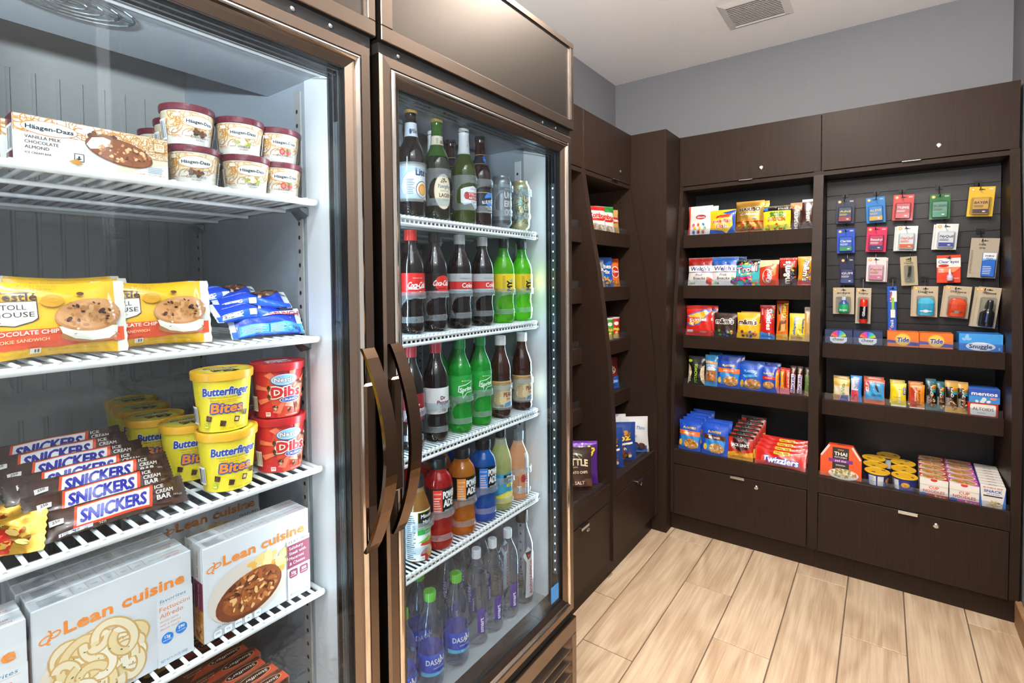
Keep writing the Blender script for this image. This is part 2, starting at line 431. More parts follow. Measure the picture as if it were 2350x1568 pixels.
def bag(name, label, cat, w_, h, t_, c, front=None, loc=(0, 0, 0), rz=0, rx=0, ry=0, group=None, seal=.012, mat='film', sealc=None, seed=0, nx=12, ny=14, wr=.0013, side=2.6, flat_bottom=False, teeth=0, cback=None, mx=.008, side_seal=False):
    t = thing(name, label, cat, loc, rz, rx, ry, group)
    W, H = (h, w_) if side_seal else (w_, h)
    g, pn = bag_surface(W, H, t_, seal, side, wr, seed, flat_bottom)
    S = (lambda x, y, z: (z-H/2, y, x+W/2)) if side_seal else (lambda x, y, z: (x, y, z))
    b = MB(); us = [-W/2+W*i/nx for i in range(nx+1)]; vs = [0, seal]+[seal+(H-2*seal)*j/ny for j in range(1, ny)]+[H-seal, H]
    for sgn, cc in ((-1, c), (1, cback or c)):
        idx = [[None]*len(us) for _ in vs]
        for j, v in enumerate(vs):
            for i, u in enumerate(us):
                idx[j][i] = len(b.v); vv = v
                if teeth and j in (0, len(vs)-1): vv += (teeth if i % 2 else 0)*(1 if j else -1)
                b.v.append(S(pn(u, v), sgn*(g(u, v)*(1 if sgn < 0 else .85)+.0004), vv))
        for j in range(len(vs)-1):
            for i in range(nx):
                q = (idx[j][i], idx[j][i+1], idx[j+1][i+1], idx[j+1][i]); b.f.append(q if (sgn < 0) != side_seal else q[::-1])
                b.c.append(sealc if sealc and (j == 0 or j == len(vs)-2) else cc); b.m.append(0)
    sr, cr = math.sin(math.radians(rx)), math.cos(math.radians(rx)); mz = min(q[1]*sr+q[2]*cr for q in b.v); t.location.z -= min(mz, 0)-.0004
    b.build('pouch', mat, t, 60)
    if front:
        q = MB()
        cu = lambda a, m_: min(max(a, -m_), m_)
        if side_seal: fm = lambda u, v, o: gm(cu(u, H/2-.001), min(max(v, .0006), W-.0006), o)
        else: fm = lambda u, v, o: gm(cu(u, W/2-.0006), min(max(v, .001), H-.001), o)
        if side_seal: gm = lambda u, v, o: S(pn(v-W/2, u+H/2), -g(v-W/2, u+H/2)-.0009-o, u+H/2)
        else: gm = lambda u, v, o: (pn(u, v), -g(u, v)-.0009-o, v)
        put(q, front, fm, mx, step=.00016); q.build('printed_artwork', mat, t)
    return t
# ------------------------------------------------------------------ room shell
def struct(name, mb, mat, **k): o = mb.build(name, mat, **k); o['kind'] = 'structure'; return o
XL, XR, YB = -1.52, .478, 3.33
fl = struct('floor', MB().box(-1.6, 3.2, -3.2, 3.4, -.03, -.004), 'grout')
PW, PL = .2115, 1.016
plank_me = {}
def plank(x, y0, y1):
    k = round(y1-y0, 3)
    if k not in plank_me:
        o = MB().cbox(-PW/2+.0021, PW/2-.0021, -(y1-y0)/2+.0021, (y1-y0)/2-.0021, -.012, 0, .0012).build('plank', 'oak_tile', fl); plank_me[k] = o.data
    else:
        o = bpy.data.objects.new('plank', plank_me[k]); col.objects.link(o); o.parent = fl
    o.location = (x, (y0+y1)/2, 0)
JO = (2.81, 2.43, 2.107)
for r in range(-2, 11):
    x = -.968+PW*(r+.5); j = JO[r % 3]; y = j+PL
    ys = [y-PL*k for k in range(6)]
    for b, a in zip(ys, ys[1:]):
        b = min(b, 3.0)
        if b-a > .05 and (r < 7 or a < .6): plank(x, a, b)
struct('wall_back', MB().box(XL-.1, XR+.1, YB, YB+.1, 0, CEIL), 'wall_paint')
struct('wall_left', MB().box(XL-.1, XL, -3.2, YB, 0, CEIL), 'wall_paint')
struct('wall_right', MB().box(XR, XR+.12, .56, YB, 0, CEIL), 'wall_paint')
ce = struct('ceiling', MB().box(-1.62, 3.2, -3.2, YB+.1, CEIL, CEIL+.08), 'ceiling_paint')
struct('baseboard_right', MB().cbox(XR-.022, XR, .56, 2.91, 0, .105, .003), 'oak_base')
# ceiling air grille
vt = thing('air_vent', 'white square louvred air vent set into the ceiling', 'air vent', (-.532, 2.822, CEIL))
h = .152
f = MB()
for a in range(4):
    q = [(-h, -h), (h, -h), (h-.035, -h+.035), (-h+.035, -h+.035)]
    ca, sa = round(math.cos(a*math.pi/2)), round(math.sin(a*math.pi/2)); R2 = lambda p: (p[0]*ca-p[1]*sa, p[0]*sa+p[1]*ca)
    p = [R2(k) for k in q]; f.face([(*p[0], -.002), (*p[1], -.002), (*p[2], -.012), (*p[3], -.012)]); f.face([(*p[3], -.012), (*p[2], -.012), (*p[2], -.001), (*p[3], -.001)])
f.build('vent_frame', 'vent_white', vt)
MB().box(-h+.035, h-.035, -h+.035, h-.035, -.003, -.001).build('duct_opening', 'hole_dark', vt)
lv = None
for k in range(13):
    y = -h+.045+k*(2*h-.09)/12
    if lv is None:
        lv2 = MB()
        lv2.faces([(-h+.036, -.0076, -.0100), (h-.036, -.0076, -.0100), (h-.036, .0076, -.0075), (-h+.036, .0076, -.0075), (-h+.036, -.0076, -.0110), (h-.036, -.0076, -.0110), (h-.036, .0076, -.0085), (-h+.036, .0076, -.0085)], [(0, 1, 2, 3), (7, 6, 5, 4), (0, 4, 5, 1), (2, 6, 7, 3)], (1, 1, 1))
        o = lv2.build('louvre', 'vent_white', vt); lv = o.data
    else:
        o = bpy.data.objects.new('louvre', lv); col.objects.link(o); o.parent = vt
    o.location = (0, y, 0)
# recessed ceiling lamps (behind and above the viewer)
for i, (x, y) in enumerate(DOWN):
    d = thing('ceiling_downlight', ('round recessed ceiling lamp above the coolers', 'round recessed ceiling lamp above the viewer', 'round recessed ceiling lamp out in the lobby', 'round recessed ceiling lamp furthest from the shelves')[i], 'lamp', (x, y, CEIL))
    MB().lathe([(.115, -.001, '#fff'), (.115, -.006, '#fff'), (.1, -.008, '#fff'), (.092, -.002, '#fff')], 32, caps=False).build('trim_ring', 'vent_white', d, 40)
    MB().lathe([(.092, -.003, '#fff'), (.02, -.003, '#fff')], 32).build('lamp_lens', 'lamp_glow', d)

# invented uplighter, unseen behind the viewer, added so its bounce brightens the ceiling
d = thing('added_uplighter', 'added uplighter with an upturned bowl, unseen behind the viewer, put in to brighten the ceiling', 'lamp', (.27, -.45, 0))
MB().lathe([(.14, 0, '#fff'), (.14, .02, '#fff'), (.02, .03, '#fff')], 32).build('base', 'steel_dull', d, 40)
MB().lathe([(.012, .02, '#fff'), (.012, 1.40, '#fff')], 12).build('pole', 'steel_dull', d, 40)
MB().lathe([(.015, 1.39, '#fff'), (.08, 1.41, '#fff'), (.15, 1.47, '#fff'), (.16, 1.51, '#fff'), (.155, 1.51, '#fff'), (.145, 1.475, '#fff'), (.07, 1.42, '#fff')], 32, caps=False).build('bowl_shade', 'vent_white', d, 40)

# ------------------------------------------------------------------ glass-door cases
def sweep_frame(prof, y0, y1, z0, z1):
    """mitred door frame: prof = (inset, x); returns four MBs: left stile, right stile, top rail, bottom rail"""
    out = []
    rect = [(y0, z0, 1, 1), (y1, z0, -1, 1), (y1, z1, -1, -1), (y0, z1, 1, -1)]
    for a, b in ((0, 3), (1, 2), (3, 2), (0, 1)):
        mb = MB(); A = rect[a]; B = rect[b]
        pa = [(x, A[0]+A[2]*d, A[1]+A[3]*d) for d, x in prof]; pb = [(x, B[0]+B[2]*d, B[1]+B[3]*d) for d, x in prof]
        for k in range(len(prof)-1): mb.face([pa[k], pa[k+1], pb[k+1], pb[k]])
        out.append(mb)
    return out
XF = -.71
def case(name, label, cat, ya, yb, hdr, shelf_z, shelf_x, liner, hand_side, hs):
    root = thing(name, label, cat, (0, 0, 0))
    w0, w1, zt, zb = ya+.052, yb-.052, (1.815 if liner == 'liner_grey' else 1.836), .535
    for nm, bx in (('side_panel', (-1.44, XF-.05, ya+.001, ya+.03, .1, 1.99)), ('side_panel', (-1.44, XF-.05, yb-.03, yb-.001, .1, 1.99)), ('back_panel', (-1.44, -1.40, ya+.03, yb-.03, .1, 1.99)), ('roof_panel', (-1.44, XF-.05, ya, yb, 1.99, 2.02)), ('base_pan', (-1.44, XF-.06, ya+.03, yb-.03, .1, .14))):
        MB().box(*bx).build(nm, 'steel_dull', root)
    xb = -1.345
    L = MB()
    L.box(xb-.02, xb, w0, w1, zb, 1.96)
    for y in (w0-.02, w1): MB().box(xb, -.775, y, y+.02, zb-.02, 1.96).build('liner_side', 'liner_side', root)
    L.box(xb, -.775, w0, w1, zb-.02, zb); L.box(xb, -.775, w0-.02, w1+.02, 1.96, 1.98)
    ln = L.build('liner', liner if liner == 'liner_grey' else 'liner_cool', root)
    for y in (w0, w1-.0012): MB().box(-.848, -.775, y, y+.0012, zb, zt).build('liner_collar', 'liner_white', root)
    MB().box(-.973, -.80, w0, w1, zt, 1.95).build('evaporator_cover', 'liner_side', root)
    MB().box(-.80, -.772, w0, w1, zt-.004, 1.95).build('liner_front_lip', 'liner_white', root)
    MB().box(-.79, -.755, ya+.03, w0, zb-.03, 1.87).box(-.79, -.755, w1, yb-.03, zb-.03, 1.87).box(-.79, -.755, w0, w1, zt, 1.87).box(-.79, -.755, w0, w1, zb-.05, zb-.002).build('door_jamb', 'liner_white', root)
    # pilasters with slots
    for k, (px, sd) in enumerate(((-.868, 1), (-1.285, 1), (-.868, -1), (-1.285, -1))):
        y = w1 if sd > 0 else w0
        pl = MB().cbox(px-.011, px+.011, min(y, y-sd*.004), max(y, y-sd*.004), zb+.02, 1.80, .001).build('pilaster', 'liner_white' if liner == 'liner_white' else 'liner_grey', root)
        hb = MB(); z = zb+.06
        while z < 1.78:
            p = [(px+.0035*math.cos(a*.7854), y-sd*.0045, z+.0042*math.sin(a*.7854)) for a in range(8)]; hb.face(p); z += .0254
        hb.build('slot_holes', 'hole_dark', pl)
    # ribs pressed into the back wall
    if liner == 'liner_grey':
        y = w0+.02; rb = None
        while y < w1-.01:
            if rb is None: o = MB().prism([(-.004, 0), (.004, 0), (.0018, .004), (-.0018, .004)], 2, 0, .62).build('rib', liner, root); rb = o.data
            else: o = bpy.data.objects.new('rib', rb); col.objects.link(o); o.parent = root
            o.matrix_local = Matrix(((0, 1, 0, xb), (1, 0, 0, y), (0, 0, 1, 1.245), (0, 0, 0, 1))); 
            o2 = bpy.data.objects.new('rib', rb); col.objects.link(o2); o2.parent = root
            o2.matrix_local = Matrix(((0, 1, 0, xb), (1, 0, 0, y), (0, 0, 1, .57), (0, 0, 0, 1)))
            y += .0365
        fg = MB()
        for r in (.012, .022, .032, .042): fg.tube([(-.838+r*1.0*math.cos(a*math.pi/12), .20+1.7*r*math.sin(a*math.pi/12), 1.81) for a in range(25)], .0016, 6)
        fg.tube([(-.875, .2, 1.812), (-.80, .2, 1.812)], .0016, 6); fg.tube([(-.838, .13, 1.812), (-.838, .27, 1.812)], .0016, 6)
        fg.build('fan_guard', 'zinc', root)
    # shelves
    for i, z in enumerate(shelf_z):
        sx = shelf_x
        s = MB(); rw = .0042
        s.tube([(sx, w0+.006, z), (sx, w1-.006, z)], .0055 if liner == 'liner_grey' else .0042, 10)
        s.tube([(sx-.47, w0+.006, z), (sx-.47, w1-.006, z)], rw, 8)
        for y in (w0+.008, w1-.008): s.tube([(sx, y, z), (sx-.47, y, z)], rw, 8)
        for dx in (.10, .24, .37): s.tube([(sx-dx, w0+.006, z-.006), (sx-dx, w1-.006, z-.006)], .0034, 8)
        if liner != 'liner_grey': s.tube([(sx, w0+.006, z-.013), (sx, w1-.006, z-.013)], .004, 8)
        sh = s.build('wire_shelf', 'wire_white', root, 50)
        step = .0185 if liner == 'liner_grey' else .0125
        y = w0+.018; wm = None
        while y < w1-.012:
            if wm is None:
                q = MB().tube([(.004, 0, .0035), (0, 0, .0045), (-.47, 0, .0045)], .0029 if liner == 'liner_grey' else .0022, 6)
                if liner != 'liner_grey': q.tube([(.0005, 0, .003), (.0005, 0, -.013)], .0022, 6)
                o = q.build('wire', 'wire_white', sh, 50); wm = o.data
            else: o = bpy.data.objects.new('wire', wm); col.objects.link(o); o.parent = sh
            o.location = (sx, y, z); y += step
        for px in (-.868, -1.285):
            MB().faces([(px-.02, w1-.002, z-.006), (px+.026, w1-.002, z-.006), (px+.026, w1-.002, z-.02), (px-.004, w1-.002, z-.03), (px-.02, w1-.018, z-.006), (px+.026, w1-.018, z-.006), (px+.026, w1-.018, z-.010), (px-.004, w1-.018, z-.012)], [(0, 1, 2, 3), (4, 5, 1, 0), (5, 6, 2, 1), (6, 7, 3, 2), (7, 4, 0, 3), (4, 7, 6, 5)], (1, 1, 1)).build('shelf_clip', 'zinc', sh)
    # header
    z0, z1 = 1.874, 2.114
    hd = MB().box(-.76, XF-.004, ya+.004, yb-.002, z0, z1).build('header', 'steel_dull', root)
    fw = .026
    for bx in ((ya+.004, yb-.002, z0, z0+fw), (ya+.004, yb-.002, z1-fw*.6, z1), (ya+.004, ya+.03, z0+fw, z1-fw*.6), (yb-.018, yb-.002, z0+fw, z1-fw*.6)):
        MB().cbox(XF-.004, XF, *bx, .0012).build('header_border', 'steel', hd)
    MB().box(XF-.0042, XF-.0032, ya+.03, yb-.018, z1-fw*.6-.003, z1-fw*.6).build('shadow_gap', 'black_gap', hd)
    MB().box(XF-.004, XF-.001, yb-.0225, yb-.0185, z0+fw, z1-fw*.6).build('bright_strip', 'chrome', hd)
    MB().box(-.80, -.722, ya+.006, yb-.006, 1.845, 1.880).build('top_gap', 'black_gap', root)
    for y in (ya+.05, yb-.15, yb-.085):
        o = MB().lathe([(.004, 0, '#fff'), (.004, .003, '#fff'), (.002, .004, '#fff')], 10).build('screw', 'silver', root, 40); o.rotation_euler = (0, math.pi/2, 0); o.location = (-.722, y, 1.863)
    # door
    d0, d1, e0, e1 = ya+.002, yb-.012, .503, 1.853
    jm = MB()
    for bx in ((d0+.044, d0+.049, e0+.044, e1-.044), (d1-.049, d1-.044, e0+.044, e1-.044)): jm.box(-.768, -.722, bx[0], bx[1], bx[2], bx[3])
    for z in (e0+.044, e1-.049): jm.box(-.768, -.722, d0+.044, d1-.044, z, z+.005)
    for bx in ((d0+.002, d0+.044, e0, e1), (d1-.044, d1-.002, e0, e1)): jm.box(-.766, -.732, *bx)
    for z in (e0, e1-.044): jm.box(-.766, -.732, d0+.044, d1-.044, z, z+.044)
    door = jm.build('door', 'rubber', root)
    prof = [(0, -.76), (0, -.716), (.004, -.711), (.021, -.7105), (.0225, -.714), (.0255, -.7095), (.028, -.7085), (.0305, -.7095), (.0335, -.715), (.036, -.716), (.047, -.7215), (.048, -.735)]
    for nm, q in zip(('stile', 'stile', 'rail', 'rail'), sweep_frame(prof, d0, d1, e0, e1)): q.build(nm, 'steel', door, 35)
    bp = [(.0232, -.7115), (.0255, -.7075), (.028, -.7065), (.0305, -.7075), (.0328, -.7115)]
    for q in sweep_frame(bp, d0, d1, e0, e1): q.build('bright_bead', 'chrome', door, 60)
    for x in (-.7275,):
        MB().box(x-.0025, x+.0025, d0+.046, d1-.046, e0+.046, e1-.046).build('glass_pane', 'door_glass', door)
    for k in range(3):
        q = MB(); a = .050+.004*k; x = -.736-.008*k
        q.box(x-.001, x, d0+.049, d1-.049, e1-a-.0012, e1-a+.0008).box(x-.001, x, d1-a-.0008, d1-a+.0012, e0+.05, e1-.05); q.build('glass_spacer', 'zinc', door)
    led = MB().box(-.75, -.738, d1-.0515, d1-.0492, .62, 1.72).build('led_strip', 'zinc', door)
    if liner == 'liner_white':
        q = MB()
        for k in range(44): q.box(-.7455, -.7425, d1-.0522, d1-.0514, .63+k*.025, .634+k*.025)
        q.build('led_dots', 'led', led)
    # bow handle
    hy = d1-.022 if hand_side > 0 else d0+.018
    zs0, zs1 = (.99, 1.34) if hand_side > 0 else (1.0, 1.342)
    n = 22; hw = .0125; hm = MB(); rows = []
    for k in range(n+1):
        a = k/n; z = zs0+(zs1-zs0)*a; x = -.704+.056*math.sin(math.pi*a)**.85*(1 if hand_side > 0 else .9)
        rows.append([(x, hy-hw, z), (x, hy+hw, z), (x-.0075, hy+hw, z), (x-.0075, hy-hw, z)])
    for a, b in zip(rows, rows[1:]):
        for k in range(4): hm.face([a[k], a[(k+1) % 4], b[(k+1) % 4], b[k]])
    hm.face(rows[0]); hm.face(rows[-1][::-1])
    ho = hm.build('handle', 'handle_metal', door, 40)
    pb = MB(); pb.cbox(-.7105, -.702, hy-.010, hy+.013, zs0+.075, zs1-.06, .004); pb.build('handle_backplate', 'handle_metal', door)
    # lower grille
    gz0, gz1 = .10, .478
    for bx in ((ya+.004, yb-.002, gz1-.045, gz1), (ya+.004, yb-.002, gz0, gz0+.03), (ya+.004, ya+.03, gz0+.03, gz1-.045), (yb-.024, yb-.002, gz0+.03, gz1-.045)):
        MB().cbox(-.74, XF, *bx, .0015).build('grille_border', 'steel', root)
    MB().box(-.77, -.765, ya+.004, yb-.002, gz0, gz1).build('grille_back', 'black_gap', root)
    for k in range(8):
        z = gz1-.075-k*.036
        if z < gz0+.04: break
        q = MB(); q.faces([(-.75, ya+.03, .016), (-.75, yb-.024, .016), (-.714, yb-.024, -.010), (-.714, ya+.03, -.010), (-.75, ya+.03, .013), (-.75, yb-.024, .013), (-.714, yb-.024, -.014), (-.714, ya+.03, -.014)], [(0, 1, 2, 3), (7, 6, 5, 4), (3, 2, 6, 7)], (1, 1, 1))
        o = q.build('grille_slat', 'steel', root); o.location = (0, 0, z)
    MB().box(-.79, -.72, ya+.01, yb-.012, gz1, .503).build('lower_gap', 'black_gap', root)
    for (x, y) in ((-.80, ya+.06), (-.80, yb-.06), (-1.36, ya+.06), (-1.36, yb-.06)):
        MB().lathe([(.022, 0, '#fff'), (.022, .02, '#fff'), (.014, .03, '#fff'), (.014, .1, '#fff')], 14, cx=x, cy=y).build('leg', 'steel_dull', root, 40)
    return root, door
FZ = (1.5925, 1.3515, 1.1185, .895, .66)
CZ = (1.584, 1.332, 1.080, .833)
freezer, fdoor = case('glass_door_freezer', 'bronze steel freezer with a glass door, packed with ice cream and frozen meals', 'freezer', -.098, .586, 'f', FZ, -.812, 'liner_grey', 1, 0)
cooler, cdoor = case('glass_door_cooler', 'bronze steel drinks cooler with a glass door and bottles in rows', 'cooler', .592, 1.280, 'c', CZ, -.80, 'liner_white', -1, 0)
st = MB(); st.box(-.7262, -.7245, 1.165, 1.203, .565, .608, '#2f7fc4'); st.build('rating_sticker', 'paper', cdoor)
# ------------------------------------------------------------------ dark wood display cabinets
PROF = [(2.0, 0.0), (1.981, .0), (1.842, .022), (1.667, .052), (1.503, .082), (1.35, .104), (1.2, .122), (1.05, .138), (.905, .150), (.716, .160), (.475, .162), (.10, .162)]
def lockset(parent, loc, axis):
    o = MB().lathe([(.011, 0, '#fff'), (.0112, .002, '#fff'), (.009, .004, '#fff'), (.0062, .0045, '#fff'), (.006, .007, '#fff')], 18).build('lock', 'silver', parent, 40)
    o.rotation_euler = (math.pi/2, 0, 0) if axis == 'y' else (0, math.pi/2, 0); o.location = loc
    k = MB().box(-.0006, .0006, -.003, .003, .0072, .0075).build('keyhole', 'black_gap', parent); k.rotation_euler = o.rotation_euler; k.location = loc
TIER = (1.711, 1.413, 1.117, .822)
def bay(name, label, mk, L, x0, x1, tiers, left_up, right_up, handle_u, lock_u, handle_d, lock_d, deep, ends=None, gap=.162):
    q0, q1 = ends[0]+.0006, ends[1]-.0006
    """mk(u, d, z) turns (along, out from upper face, height) to world; built directly in world axes through rotation of the root"""
    root = thing(name, label, 'cabinet', *mk)
    W = x1-x0
    # local: x along, -y out of the face; y=0 upper face, y=deep at back
    def up(x, nm='side_panel', wd=.02):
        pts = [(-d, z) for z, d in PROF]; pts = pts+[(deep, .10), (deep, 2.0)]
        return MB().prism(pts, 0, x, x+wd).build(nm, 'wenge', root)
    if left_up is not None: up(left_up[0], wd=left_up[1])
    if right_up is not None: up(right_up[0], wd=right_up[1])
    MB().box(x0, x1, deep-.012, deep, .1, 2.0).build('back_panel', 'slat_black', root)
    MB().box(q0, q1, .02, deep, 2.0, 2.288).build('upper_box', 'wenge', root)
    MB().box(x0, x1, .0, deep, 1.975, 1.9955).build('soffit_board', 'wenge', root)
    dr = MB().cbox(q0+.001, q1-.001, -.0, .018, 2.0, 2.29, .0012).build('flap_door', 'wenge', root)
    hm = MB().cbox(handle_u-.035, handle_u+.035, -.017, .004, 1.9955, 1.9985, .0008).build('handle', 'silver', dr)
    lockset(dr, (lock_u, -.0, 2.055), 'y')
    # tiers
    for z in tiers:
        s = MB().box(x0, x1, .018, deep-.012, z-.024, z-.004).build('shelf', 'wenge', root)
        MB().cbox(x0+.001, x1-.001, 0, .018, z-.076, z, .001).build('shelf_lip', 'wenge', s)
        MB().box(x0+.002, x1-.002, .0185, .021, z-.004, z+.034).build('acrylic_riser', 'acrylic', s)
    # base
    g = gap
    MB().box(x0, x1, -g+.018, deep-.012, .445, .465).build('base_shelf', 'wenge', root)
    MB().cbox(x0, x1, -g, -g+.018, .393, .474, .001).build('base_rail', 'wenge', root)
    MB().box(x0+.002, x1-.002, -g+.0185, -g+.021, .474, .497).build('acrylic_riser', 'acrylic', root)
    MB().box(x0, x1, -g+.02, deep-.012, .10, .118).build('base_floor', 'wenge', root)
    dd = MB().cbox(x0+.003, x1-.003, -g-.001, -g+.018, .102, .389, .0012).build('drawer', 'wenge', root)
    MB().cbox(handle_d-.035, handle_d+.035, -g-.018, -g+.004, .3895, .3925, .0008).build('handle', 'silver', dd)
    MB().cbox(handle_d-.035, handle_d+.035, -g-.018, -g-.0165, .379, .3925, .0005).build('handle_lip', 'silver', dd)
    lockset(dd, (lock_d, -g-.001, .352), 'y')
    MB().box(q0, q1, -g+.03, -g+.05, 0, .102).build('plinth', 'wenge', root)
    # shelf pin holes
    ph = MB()
    for xx in (x0+.0006, x1-.0006):
        z = .56
        while z < 1.95:
            for yy in (.06,):
                ph.face([(xx, yy+.0025*math.cos(a*1.0472), z+.0025*math.sin(a*1.0472)) for a in range(6)])
            z += .032
    ph.build('pin_holes', 'silver', root)
    return root
# right bank (faces the viewer): world x = local x, world y = 3.068 + local y
RB = ((0, 3.062, 0), 0)
DP = YB-3.062-.004
cabA = bay('display_cabinet', 'dark brown open snack cabinet on the back wall, next to the corner post', RB, 0, -.966, -.296, TIER, (-.986, .02), None, -.62, -.545, -.62, -.53, DP, (-.988, -.263), gap=.170)
cabB = bay('display_cabinet', 'dark brown cabinet with black slat wall and hanging toiletries, beside the right wall', RB, 0, -.252, .436, TIER[2:], (-.296, .044), (.436, .032), .10, .20, .10, .20, DP, (-.263, .468), gap=.170)
# slat wall
sl = None
for k in range(11):
    z1 = 1.962-k*.0745
    q = MB(); q.prism([(.176, z1-.0715), (.176, z1), (.190, z1), (.190, z1-.0745), (.184, z1-.0745), (.184, z1-.0715)], 0, -.25, .434)
    q.build('slat', 'slat_black', cabB)
MB().box(-.25, .434, .188, .2, 1.13, 1.975).build('slat_backing', 'black_gap', cabB)
# left bank: faces +x. local x -> world +y, local y -> world -x
LB = ((-1.195, 0, 0), 90)
DL = -1.195-XL-.004
cabC = bay('display_cabinet', 'dark brown open snack cabinet between the drinks cooler and the middle upright', LB, 0, 1.55, 2.224, TIER, (1.53, .02), None, 1.9, 1.97, 1.935, 1.985, DL, (1.53, 2.245), gap=.150)
cabD = bay('display_cabinet', 'dark brown open snack cabinet on the left wall, next to the corner post', LB, 0, 2.266, 2.81, TIER, (2.224, .042), (2.81, .02), 2.60, 2.68, 2.55, 2.60, DL, (2.245, 2.832), gap=.150)
cp = thing('corner_post', 'tall dark brown filler post in the corner between the two cabinet runs', 'post', (0, 0, 0))
MB().cbox(XL+.004, -.988, 2.833, 2.851, 0, 2.291, .001).build('front_board', 'wenge', cp)
MB().cbox(-1.006, -.988, 2.851, YB-.004, 0, 2.291, .001).build('side_board', 'wenge', cp)
MB().box(XL+.01, -1.006, 2.851, YB-.01, 2.27, 2.288).build('top_board', 'wenge', cp)
# ------------------------------------------------------------------ freezer contents
def tub(name, label, cat, r0, r1, h, lh, lr, body, lid, pr, loc, rz, group=None, lidpr=None, mat='paper'):
    t = thing(name, label, cat, loc, rz, group=group)
    prof = [(r0*.97, .002, body), (r0, .0, body), (r0, .001, body), (r1, h-lh, body)]
    MB().lathe(prof, 36, caps=True).build('cup', mat, t, 40)
    q = MB(); put(q, pr, f_cyl(lambda z: r0+(r1-r0)*z/(h-lh), (r0+r1)/2), .0042); q.build('printed_artwork', mat, t)
    MB().lathe([(r1, h-lh-.001, lid), (lr*.985, h-lh, lid), (lr, h-.003, lid), (lr*.985, h-.0008, lid), (lr*.93, h-.0003, lid), (lr*.92, h-.0018, lid), (lr*.2, h-.0018, lid)], 36).build('lid', 'plastic', t, 40)
    if lidpr:
        q = MB(); put(q, lidpr, f_top(h-.0018)); q.build('lid_print', mat, t)
    return t
FB = FZ[0]+.0080
def hd_print(fl, draw, cal):
    p = Pr(); C = '#c4842c'
    p.R(-.09, .022, .09, .046, '#d9c9a6').vines(-.09, .012, .09, .046, 120, C, .0009, .008, 4)
    for dx in (0,):
        p.E(0, .0335, .0225, .0092, C).E(0, .0335, .0218, .0085, '#e6e2da').T('Häagen-Dazs', 0, .0312, .0046, '#1c2e36', .05, w=.036)
    p.RR(-.034, .038, -.024, .044, .001, C).RR(-.0335, .0385, -.0245, .0435, .001, '#f7efe0').T('NO GMO', -.029, .0402, .0014, C)
    draw(p)
    p.T(fl, 0, .0098, .0031, '#3a2a2a', .012, sp=1.05).T('ICE CREAM', 0, .0062, .0018, '#3a2a2a', .01)
    p.T(cal, .026, .0095, .0034, C, .01).bars(-.062, .006, -.046, .036, n=18).R(.036, .006, .058, .04, '#e6e2da').lines(.038, .008, .057, .036, 9, '#44566a').T('Nutrition', .047, .0365, .0024, '#22363f', .02)
    p.T('3.6 FL OZ', -.031, .0085, .0023, C)
    return p
def d_choc(p): p.blobs(0, .018, .009, .0035, 8, ['#4a2c1e', '#6b432c'], .0045, 2, .55)
def d_van(p): p.blobs(0, .019, .012, .004, 22, ['#e9cf6a', '#f4e7a8', '#9aa63e', '#f7efc8'], .0034, 3, .45)
def d_str(p): p.E(-.005, .018, .0042, .0052, '#c8242a').E(-.005, .018, .0024, .0034, '#ef7a6a').E(.006, .018, .0042, .0052, '#b51f28').blobs(.006, .0225, .003, .001, 5, ['#4d7a2c'], .0018, 2).blobs(.006, .018, .003, .004, 8, ['#f0c27a'], .0004, 6)
CUPS = {}
def hd(fl, draw, cal, label, loc, rz):
    if fl not in CUPS:
        CUPS[fl] = tub('ice_cream_cup', label, 'ice cream cup', .0292, .0345, .0585, .0095, .0372, '#dcd7cc', '#6c2230', hd_print(fl, draw, cal), loc, rz, 'small ice cream cups on the top freezer shelf')
        return CUPS[fl]
    return again(CUPS[fl], label, loc, rz)
H2 = .0585
hd('CHOCOLATE', d_choc, '220', 'lower chocolate ice cream cup with maroon lid, beside the long ice cream bar box', (-.865, .353, FB), 74)
hd('CHOCOLATE', d_choc, '220', 'upper chocolate ice cream cup with barcode showing, on top of its stack', (-.862, .345, FB+H2), 98)
hd('VANILLA', d_van, '210', 'lower vanilla ice cream cup in the middle stack on the top freezer shelf', (-.86, .431, FB), 82)
hd('VANILLA', d_van, '210', 'upper vanilla ice cream cup with maroon lid, top of the middle stack', (-.862, .423, FB+H2), 74)
hd('STRAWBERRY', d_str, '210', 'lower strawberry ice cream cup in the stack against the freezer side wall', (-.865, .492, FB), 80)
hd('STRAWBERRY', d_str, '210', 'upper strawberry ice cream cup, top of the stack by the freezer side wall', (-.867, .491, FB+H2), 82)
hd('CHOCOLATE', d_choc, '220', 'lower maroon-lidded cup behind the ice cream bar box, nearer the cup stacks', (-.945, .372, FB), 105)
hd('CHOCOLATE', d_choc, '220', 'maroon-lidded cup peeking above the ice cream bar box beside the chocolate stack', (-.945, .366, FB+H2), 100)
hd('CHOCOLATE', d_choc, '220', 'furthest maroon-lidded cup half hidden by the ice cream bar box', (-1.03, .372, FB+H2), 120)
hd('CHOCOLATE', d_choc, '220', 'bottom cup of the furthest stack behind the ice cream bar box', (-1.03, .374, FB), 60)
hd('VANILLA', d_van, '210', 'lower vanilla cup in the second row, glimpsed between the front stacks', (-.942, .462, FB), 84)
hd('VANILLA', d_van, '210', 'upper vanilla cup in the second row, glimpsed between the front stacks', (-.942, .462, FB+H2), 80)
p = Pr(); C = '#c4842c'
p.R(-.0805, .0, .0805, .056, '#dcd9d2').R(.02, .0, .0805, .056, '#ddd2b8').P([(.035, 0), (.0805, .0), (.0805, .02), (.05, .012)], '#e4ebef').vines(-.08, .036, .0805, .056, 130, C, .0009, .007, 9).vines(.03, .026, .0805, .054, 60, C, .0005, .006, 8)
